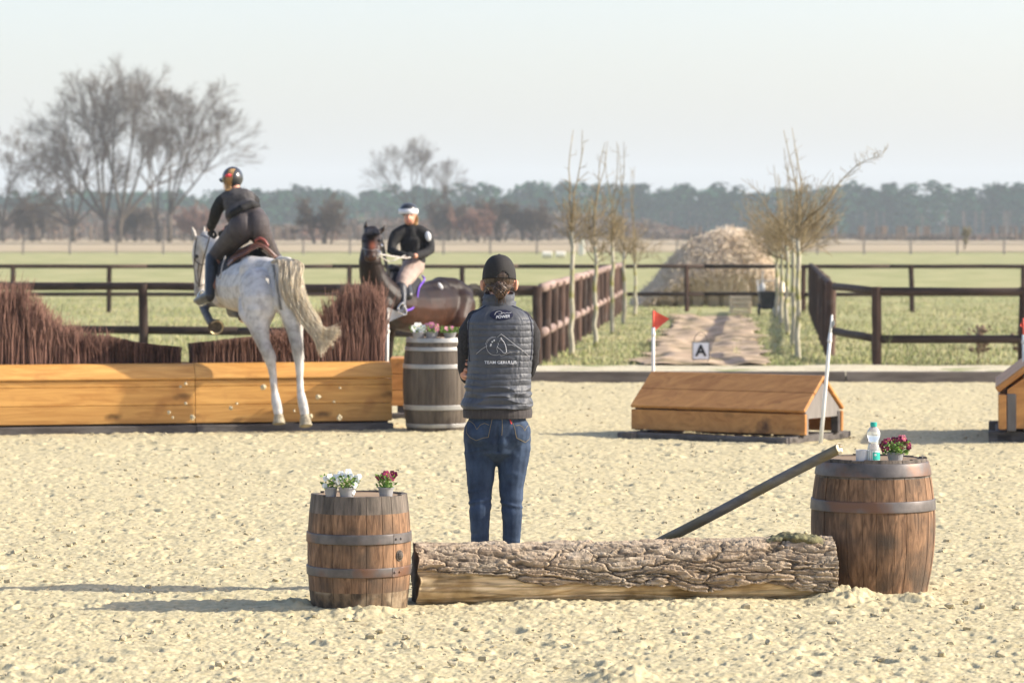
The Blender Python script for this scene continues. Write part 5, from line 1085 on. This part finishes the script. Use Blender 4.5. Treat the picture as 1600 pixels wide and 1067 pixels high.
# saddle and pad
m=MB(); 
def shell(pts,th,mm,nm,par):   # pts grid of world points
    g=np.array(pts); r_,c=g.shape[:2]; m=MB(); m.add(g.reshape(-1,3),[(i*c+j,i*c+j+1,(i+1)*c+j+1,(i+1)*c+j) for i in range(r_-1) for j in range(c-1)]); o=m.build(nm,mm,par,smooth=True); s_=o.modifiers.new('thickness','SOLIDIFY'); s_.thickness=th; s_.offset=1; o.modifiers.new('sub','SUBSURF').levels=1; o.modifiers['sub'].render_levels=1; return o
sdl=thing('saddle',(0,0,0),None,None); sdl.parent=horse; sdl.location=tuple(-worg(horse)+np.array(W(390,400,32.0))); 
shell([[W(337,437,32.15),W(336,420,32.2),W(343,404,32.3),W(355,393,32.35),W(372,385,32.4),W(395,382,32.45)],
       [W(346,438,31.9),W(350,422,31.95),W(358,405,32.0),W(372,396,32.05),W(390,392,32.1),W(412,391,32.15)],
       [W(352,432,31.72),W(361,418,31.72),W(371,408,31.72),W(385,402,31.76),W(402,400,31.8),W(428,405,31.75)]],.02,PADB,'saddle_pad',sdl)
shell([[W(350,424,32.0),W(352,408,32.05),W(366,392,32.15),W(380,384,32.2),W(395,381,32.2),W(412,384,32.2),W(424,392,32.2)],
       [W(354,416,31.88),W(362,403,31.88),W(374,392,31.9),W(386,383,31.95),W(400,378,31.98),W(414,382,31.95),W(426,392,31.95)],
       [W(364,406,31.8),W(372,401,31.78),W(382,391,31.78),W(392,382,31.8),W(404,375,31.82),W(416,382,31.8),W(430,400,31.8)]],.03,LEA,'saddle_seat',sdl)
m=MB(); m.tube(spl([W(366,405,31.75),W(380,398,31.72),W(393,389,31.72),W(405,384,31.72),(W(416,388,31.72)),W(432,403,31.75)],6),[.026]*31,10,flat=.7); m.build('saddle_panel',LEA,sdl,smooth=True)
m=MB(); m.tube(spl([W(398,377,31.8),W(405,372.5,31.79),W(413,376,31.79),W(419,385,31.79)],5),.014,8); m.build('cantle_piping',mat('red_brown_piping',(.20,.05,.04),(.28,.08,.06),rough=.35),sdl,smooth=True)
m=MB(); m.tube(spl([W(338,434,31.86),W(344,434,31.8),W(347,418,31.8),W(352,400,31.85)],6),.007,6); m.build('stirrup_strap',mat('pale_strap',(.35,.33,.30),rough=.5),sdl)
# ======================= rider on the grey horse
SHIRT=mat('charcoal_riding_top',(.045,.042,.043),(.075,.07,.07),scale=30,rough=.8,bump=.001,bs=150); BRE=mat('charcoal_breeches',(.045,.038,.040),(.075,.064,.066),scale=8,rough=.7,spec=.3); BLK2=mat('black_sleeve',(.012,.012,.013),(.022,.021,.022),scale=30,rough=.85,bump=.001,bs=120)
BOOTG=mat('grey_black_boot',(.02,.023,.025),(.035,.038,.04),scale=10,rough=.3,spec=.5); HELM=mat('matt_black_helmet',(.022,.024,.026),(.032,.034,.037),scale=10,rough=.28,spec=.6)
rb=np.array(W(392,375,31.95)); D_=32.0; m=MB()
sphA(m,364,279,32.15,13,.10,17); m.pch([(366,290,32.12,8),(369,300,32.1,9),(372,312,32.08,13),(378,328,32.05,12),(388,344,32.0,15)])
m.pch([(372,308,32.1,9),(350,311,32.12,7),(339,328,32.2,7.5),(334,344,32.3,6.5),(329,358,32.45,5.5)]); m.pch([(372,308,32.1,9),(394,310,32.25,7),(392,330,32.5,7),(370,350,32.8,6),(352,360,32.9,5.5)])
m.pch([(380,352,31.98,16),(362,372,32.1,13),(338,398,32.35,12),(332,425,32.25,9),(330,450,32.15,7),(322,464,32.2,6)]); m.pch([(400,354,32.0,15),(412,375,32.2,11),(425,400,32.7,9),(436,425,32.7,9),(440,452,32.6,7),(438,464,32.7,6)])
rider=organic(m,'person',SKIN,None,.009,3,org=rb); tag(rider,'rider in black with blond ponytail leaning forward in the stirrups of the grey horse','person')
m=MB(); m.pch([(356,308,32.08,11),(372,305,32.08,12),(388,308,32.12,11)]); m.pch([(366,312,32.07,18),(380,312,32.07,18)]); m.pch([(365,320,32.06,17),(381,317,32.06,17)]); m.pch([(371,333,32.02,18),(387,327,32.02,18)]); m.pch([(369,297,32.12,9),(370,305,32.12,12)])
organic(m,'riding_top',SHIRT,rider,.008,5,disp=lambda V:.004*fbm(V*14,3,3))
m=MB(); m.pch([(357,309,32.1,12),(346,316,32.13,11),(338,330,32.2,10),(334,344,32.3,8.5),(330,353,32.4,7.5)]); m.pch([(386,309,32.15,12),(396,314,32.3,10),(392,332,32.5,8),(372,350,32.8,7),(356,358,32.88,6.5)])
m.pch([(358,338,32.03,6),(364,333,31.85,6),(378,325,31.80,6),(392,319,31.85,6),(402,322,32.0,6)])
organic(m,'sleeves',BLK2,rider,.008,4,disp=lambda V:.004*fbm(V*20,3,4))
m=MB(); hand(m,W(330,355,32.42),(-.15,.3,-1),(.6,.5,0),1,1.,1.3); organic(m,'glove',BLK2,rider,.006,2)
m=MB(); hand(m,W(356,358,32.88),(-.4,.3,-.8),(-.6,.5,0),-1,1.,1.3); organic(m,'glove',BLK2,rider,.006,2)
m=MB(); m.pch([(368,336,32.02,17),(388,330,32.0,18)]); sphA(m,379,354,31.89,21.5,.125,22); sphA(m,401,352,31.90,21,.125,24); m.pch([(381,345,31.98,22),(396,342,31.98,21)])
m.pch([(374,362,31.95,22),(362,374,32.1,19),(350,387,32.25,16),(338,400,32.35,13.5),(334,408,32.35,12)]); m.pch([(405,362,31.95,19),(413,376,32.15,15),(423,395,32.6,13),(430,408,32.7,12)])
def brd(V):
    px=800+F*V[:,0]/V[:,1]; py=HY+F*(CH-V[:,2])/V[:,1]; return .004*fbm(V*8,3,4)-.020*np.exp(-((px-(391+.12*(py-350)))/3.)**2)*(V[:,1]<31.98)*np.clip((py-336)/10,0,1)
organic(m,'breeches',BRE,rider,.008,5,disp=brd)
for L in([(332,404,32.33,11.5),(331,420,32.25,11.5),(329,436,32.2,9.5),(328,450,32.15,8),(328,462,32.12,8.5)],[(430,405,32.7,12),(435,425,32.7,11),(439,448,32.65,8.5),(440,462,32.6,8)]):
    m=MB(); m.pch(L); x,y,D_,r_=L[-1]; m.pch([(x,y,D_,r_),(x-8,y+3,D_+.08,8),(x-17,y+7,D_+.18,6.5),(x-21,y+8,D_+.22,5)]); m.pch([(x,y+5,D_-.01,6),(x-18,y+11,D_+.18,4)]); organic(m,'boot',BOOTG,rider,.007,3)
m=MB(); c=W(316,470,32.27); m.tube(spl([W(318,476,32.2),W(311,477,32.3),W(308,470,32.3),W(313,456,32.28),W(321,458,32.2),W(322,472,32.18),W(318,476,32.2)],5),.009,6); m.build('stirrup',SILV,sdl)
m=MB(); sphA(m,363.5,278,32.15,16.5,.128,17.5,n=32); hm=organic(m,'helmet',HELM,rider,.006,2)
m=MB(); m.tube(spl([W(347,284,32.2),W(344,281,32.26),W(349,279,32.36)],5),.012,8); m.build('helmet_peak',HELM,hm,smooth=True)
m=MB(); rs=np.random.default_rng(3); hb2=bvh(hm)
for k in range(120):
    u=rs.normal(0,2.2); P=[]
    for a,b in((356+u*.8,298),(355.5+u,290),(356+u,284),(357+u,278),(360+u*.8,270),(363+u*.8,264)):
        h=hit(hb2,a,b,.008+.008*rs.random()); P.append(h if h is not None else W(a,b,32.02))
    m.tube(spl(P,3),.0022,4,tint=rs.random())
hm2=m.build('ponytail',HAIRL,rider,smooth=True); m=MB(); m.tube([hit(hb2,354,275,.01),hit(hb2,357.5,274,.024),hit(hb2,361,275,.01)],.016,8); m.build('hair_tie',mat('coral_scrunchie',(.7,.07,.08),rough=.8),hm2)

# ======================= dark bay horse
COATD=mat('dark_bay_coat',(.009,.005,.0036),(.018,.0095,.0065),scale=6,rough=.48,spec=.18,attr='coat'); DMAN=mat('black_horse_hair',(.012,.010,.010),(.03,.025,.022),rough=.5,tint=.3)
db=np.array([gx_(660,38),38.,0]); m=MB()
m.pch([(702,476,38.75,37),(685,480,38.55,37),(665,482,38.3,37.5),(645,483,38.1,37.5),(622,480,37.8,36),(600,474,37.55,31),(588,466,37.45,24)])
m.pch([(688,452,38.6,20),(705,456,38.7,23),(720,463,38.75,21)]); m.pch([(640,460,38.05,22),(665,458,38.3,18),(685,455,38.5,20)]); sphA(m,712,478,38.8,27,.27,34)
m.pch([(716,478,38.65,28),(714,500,38.5,22),(714,522,38.45,14),(719,545,38.6,8.5),(718,566,38.55,6.2),(716,588,38.5,6.5),(714,600,38.45,6.5)])
m.pch([(700,480,38.95,26),(696,505,38.95,18),(694,528,39.0,12),(698,548,39.15,8),(697,568,39.1,6),(695,588,39.05,6.3),(693,600,39.0,6.3)])
m.pch([(596,480,37.35,22),(594,505,37.3,13),(593,528,37.3,9),(592,548,37.3,8.5),(592,570,37.3,6),(592,592,37.3,6.5),(591,605,37.25,6.5)])
m.pch([(612,486,37.8,20),(608,508,37.85,12),(607,530,37.9,9),(606,548,37.9,8.2),(606,570,37.9,6),(606,590,37.9,6.3),(605,600,37.85,6.3)])
m.pch([(604,470,37.5,32),(590,450,37.4,25),(582,430,37.35,21),(578,410,37.3,18),(580,390,37.35,16),(583,374,37.4,13)])
m.pch([(581,366,37.3,13.5),(580,374,37.2,15.5),(580,384,37.1,14),(579.5,394,36.98,11),(579,401,36.9,9.5)]); m.pch([(576,402,36.9,7.5),(582,402,36.9,7.5)])
m.pch([(572,360,37.35,3.6),(571,354,37.35,3.6),(573,345,37.36,1.2)]); m.pch([(595,362,37.35,4),(598,359,37.35,4),(602,352,37.36,1.3)])
def dcol(V):
    c=np.ones((len(V),3)); px=800+F*V[:,0]/V[:,1]; py=HY+F*(CH-V[:,2])/V[:,1]
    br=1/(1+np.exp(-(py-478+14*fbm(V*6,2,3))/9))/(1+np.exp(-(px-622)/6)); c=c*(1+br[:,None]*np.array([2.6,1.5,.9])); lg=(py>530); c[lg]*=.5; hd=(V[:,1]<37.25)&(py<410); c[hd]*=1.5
    mz=np.exp(-(((px-581)/6)**2+((py-383)/6)**2))*(V[:,1]<37.2); c=c*(1+mz[:,None]*np.array([6,3.,1.8])); mz=np.exp(-(((px-578)/8)**2+((py-402)/5)**2))*(V[:,1]<37.1); return c*(1+mz[:,None]*np.array([3.,2.2,1.8]))
dh=organic(m,'dark_bay_horse',COATD,None,.013,6,org=db,col=dcol); tag(dh,'glossy dark bay horse standing behind the barrel with its head turned to the camera','horse')
for px,py,D_ in((714,606,38.45),(693,604,39.0),(591,612,37.25),(605,605,37.85)): hoof(dh,px,py,D_,9.5,(0,0,-1),.07,HOOFD)
m=MB(); rs=np.random.default_rng(8)
for k in range(260):
    u,v=rs.normal(0,1),rs.normal(0,1); Q=spl([W(733+u,450+v,39.0),W(742+u*2,449+v*2,39.1),W(750+u*2,455+v*2,39.15),W(756+u*2.5,468+v*3,39.15),W(757+u*3,485+v*4,39.15),W(755+u*4,510+v*12,39.15)],3); m.tube(Q,np.linspace(.006,.002,len(Q)),3,cap=False,tint=rs.random())
m.build('tail',DMAN,dh)
m=MB()
for k in range(160):
    u=rs.uniform(-1,1); P=[W(583+u*6,358+rs.normal(0,1.5),37.3),W(583+u*9,361,37.12),W(583+u*11,368+rs.normal(0,2.5),37.02)]; m.tube(P,[.005,.004,.002],3,cap=False,tint=rs.random())
for k in range(200):
    t_=rs.random(); P=[W(591+t_*14,365+t_*66,37.5+t_*.2),W(596+t_*12,370+t_*66,37.45+t_*.15),W(598+t_*12+rs.normal(0,1.5),380+t_*64+rs.random()*5,37.38+t_*.15)]; m.tube(P,[.005,.004,.002],3,cap=False,tint=rs.random())
m.build('mane',DMAN,dh)
dbv=bvh(dh)
straps('bridle',[[(567,366),(574,363.5),(583,363),(592,365),(596,368)],[(567,388),(574,391),(582,391.5),(591,389)],[(566,368),(565,380),(568,394)],[(594,368),(595,380),(590,394)]],.008,mat('bridle_with_pale_browband',(.10,.08,.07),(.2,.17,.15),rough=.3,spec=.6),dh,dbv,.006)
m=MB(); m.tube([W(590+5*math.cos(a),397+5*math.sin(a),36.95) for a in np.linspace(0,6.28,16)],.007,6); m.ell(W(596,384,37.1),.018,n=8); m.build('bit_ring',SILV,dh)
for sx,px in((-1,568),(1,593)): m=MB(); m.ell(W(px,376,37.08),.019,n=10); m.build('eye',BOOT,dh)
m=MB(); 
for px in(575,583): m.ell(W(px,401,36.72),(.012,.008,.016),n=8)
m.build('nostrils',DMAN,dh)
m=MB(); m.tube(spl([W(590,397,36.93),W(610,400,37.2),W(632,403,37.5),W(643,402,37.65)],6),.0085,6); m.tube(spl([W(591,399,36.93),W(607,408,37.3),W(620,405,37.5),W(637,397,37.65)],6),.006,6); m.build('reins',mat('pale_rein',(.38,.35,.32),(.5,.47,.44),rough=.6),dh)
PUR=mat('purple_trim',(.13,.05,.42),(.18,.08,.5),rough=.6)
sp=thing('saddle',(0,0,0),None,None); sp.parent=dh; sp.location=tuple(np.array(W(648,450,38.0))-worg(dh))
shell([[W(606,422,37.75),W(604,440,37.45),W(604,462,37.35),W(608,478,37.38)],[W(625,425,37.95),W(624,442,37.6),W(622,465,37.46),W(622,484,37.45)],[W(645,430,38.1),W(642,445,37.75),W(642,465,37.6),W(640,483,37.58)],[W(662,436,38.3),W(655,448,37.95),W(652,462,37.8),W(650,474,37.78)]],.015,PADB,'saddle_pad',sp)
m=MB(); m.tube(spl([W(606,425,37.66),W(603,440,37.4),W(603,462,37.3),W(607,479,37.33),W(622,485,37.39),W(640,484,37.53),(W(650,475,37.72)),W(652.5,462,37.75),W(655,449,37.88),W(663,437,38.22),W(660,431,38.3)],6),.011,6); m.build('pad_trim',PUR,sp,smooth=True)
m=MB(); m.pch([(612,420,37.9,8),(625,427,38.0,8),(640,428,38.05,8),(652,424,38.1,7),(659,416,38.15,5.5)]); m.pch([(630,430,37.85,9),(634,445,37.6,8),(638,462,37.5,8)]); organic(m,'saddle_seat',BOOT,sp,.012,4)
m=MB(); sphA(m,688,447,38.25,3,.01,6,rot=-.6); m.build('coat_marking',WH,dh)
# rider two
BRT=mat('taupe_breeches',(.27,.20,.17),(.36,.28,.24),scale=8,rough=.8,bump=.002,bs=30); GLV=BLK2
r2=np.array(W(645,405,38.0)); m=MB()
sphA(m,640.5,332,37.98,11,.095,13.5); sphA(m,639.5,343,37.95,8.5,.075,9); m.pch([(641,350,38.0,6.5),(643,360,38.02,9),(643,375,38.02,15),(645,400,38.05,15),(646,410,38.05,17)])
m.ell(W(638.5,341,37.855),(.012,.018,.016),n=8); m.chain([(W(639,334,37.90),.010),(W(638.5,340,37.865),.012)],8)
m.pch([(643,360,38.0,10),(622,365,37.97,6),(612,380,37.9,5.5),(612,393,37.85,4.8),(625,398,37.75,4.2),(634,399,37.68,4)]); m.pch([(643,360,38.0,10),(664,365,38.0,6),(671,380,38.0,5.5),(673,391,37.95,5),(660,398,37.82,4.4),(648,400,37.7,4)])
m.pch([(644,415,38.0,14),(634,432,37.75,12),(627,448,37.55,9),(627,465,37.45,7),(628,480,37.42,5),(624,487,37.3,4.5)]); m.pch([(648,415,38.2,14),(632,432,38.3,11),(615,448,38.3,8),(613,465,38.3,6),(612,480,38.3,5)])
rid2=organic(m,'person',SKIN,None,.009,2,org=r2); tag(rid2,'rider in black jacket and taupe breeches on the dark bay horse, white band on helmet','person')
m=MB()
for sx in(-1,1): m.ell(W(638.5+sx*4.2,336.3,37.872),(.009,.005,.006),n=8)
m.build('eyes',BOOT,rid2)
m=MB(); m.tube([W(635.5,346.3,37.872),W(638.5,347,37.862),W(641.5,346.3,37.872)],[.003,.006,.003],6); m.build('lips',mat('lips',(.36,.09,.08),rough=.5),rid2)
m=MB(); m.pch([(641,355,38.0,9),(642,362,38.0,14),(643,378,38.02,19),(645,395,38.03,19),(647,404,38.04,19)])
m.pch([(636,360,38.0,11),(629,363,37.98,11),(620,368,37.95,10.5),(613,380,37.9,8.2),(611,391,37.85,7.2),(620,396,37.78,6.4),(630,398,37.7,5.8)]); m.pch([(648,360,38.0,11),(656,362,38.0,11),(665,367,38.0,10.5),(670,379,38.0,8.8),(672,390,37.95,7.8),(664,396,37.86,6.8),(651,399,37.74,6)])
organic(m,'jacket',BLK2,rid2,.009,4,disp=lambda V:.007*fbm(V*12,3,3))
m=MB(); hand(m,W(631,398,37.70),(.5,-.5,.1),(.3,.3,-1),1,1.,1.4); organic(m,'glove',BLK2,rid2,.006,2)
m=MB(); hand(m,W(650,399,37.73),(-.6,-.5,.1),(-.3,.3,-1),-1,1.,1.4); organic(m,'glove',BLK2,rid2,.006,2)
m=MB(); sphA(m,669,369.5,37.88,4.6,.03,8,rot=-.2,n=16); m.build('sleeve_badge',PRW,rid2)
m=MB(); m.pch([(646,408,38.04,18),(646,416,38.03,18)]); m.pch([(645,416,37.98,16.5),(637,429,37.78,15),(630,440,37.6,12.5),(626,450,37.52,10.5)]); m.pch([(648,416,38.18,16),(632,432,38.3,13),(618,446,38.32,11)]); organic(m,'breeches',BRT,rid2,.009,4,disp=lambda V:.006*fbm(V*12,3,3))
for L in([(626,450,37.50,10.2),(627,462,37.44,9.5),(628,474,37.4,7),(628,484,37.38,6.5),(625,487,37.3,6),(620,489,37.2,5)],[(616,449,38.3,9.5),(614,464,38.3,8.5),(613,480,38.3,6.5),(608,486,38.2,5)]): m=MB(); m.pch(L); organic(m,'boot',BOOT,rid2,.009,3)
m=MB(); m.tube(spl([W(622,491,37.28),(W(634,491,37.32)),W(633,480,37.32),W(628,474,37.30),W(622,481,37.28),W(622,491,37.28)],4),.010,6); m.build('stirrup',SILV,sp)
m=MB(); m.tube([W(632,455,37.42),W(631.5,476,37.3)],.010,6); m.build('stirrup_strap',mat('grey_strap',(.25,.25,.26),rough=.4),sp)
m=MB(); sphA(m,638,328.5,38.0,14,.118,11.5,n=28); h2=organic(m,'helmet',HELM,rid2,.007,2)
m=MB(); P=[W(638+14.6*math.cos(a),329.3+2.2*math.sin(a)*0-.0*a,38.0-.125*math.sin(a)) for a in np.linspace(.15,math.pi-.15,24)]; m.tube(P,[.0235]*24,10,flat=.55,up=(0,1,.0)); 
m=MB(); V=[]
for a in np.linspace(.0,math.pi,28):
    for dz,dr in((-.032,.004),(-.03,.008),(.022,.008),(.024,.002)): V.append([gx_(638,38)+(.1025+dr)*math.cos(a),38.0-(.121+dr)*math.sin(a),W(0,330,38)[2]+dz])
m.add(V,[(4*i+j,4*i+4+j,4*i+5+j,4*i+1+j) for i in range(27) for j in range(3)]); m.build('helmet_band',PRW,h2,smooth=True)
m=MB(); rs=np.random.default_rng(4)
for k in range(60): u=rs.normal(0,1.2); m.tube(spl([W(648+u*.5,333,37.98),W(650+u,340,37.97),W(650+u,346,37.97),W(648+u,351+rs.random()*3,37.95)],3),.004,4,tint=rs.random())
m.build('hair',HAIRL,rid2,smooth=True)
m=MB(); m.tube([W(647,336,37.93),W(645,344,37.9),W(640,352,37.9)],.004,5); m.build('chin_strap',BOOT,h2)
# ---------------------------------------------------------------- haze
HZ=True
if HZ:
    m=MB(); m.box((0,2900,48),(6800,5900,106)); hz=m.build('haze',[],org=(0,2900,0)); 
    hm_=bpy.data.materials.new('haze'); hm_.use_nodes=True; N=hm_.node_tree.nodes; N.remove(N['Principled BSDF']); v=N.new('ShaderNodeVolumePrincipled'); v.inputs['Color'].default_value=(.84,.93,.97,1); v.inputs['Density'].default_value=.00029; v.inputs['Anisotropy'].default_value=0
    hm_.node_tree.links.new(v.outputs[0],N['Material Output'].inputs['Volume']); hz.data.materials.append(hm_); tag(hz,kind='stuff')
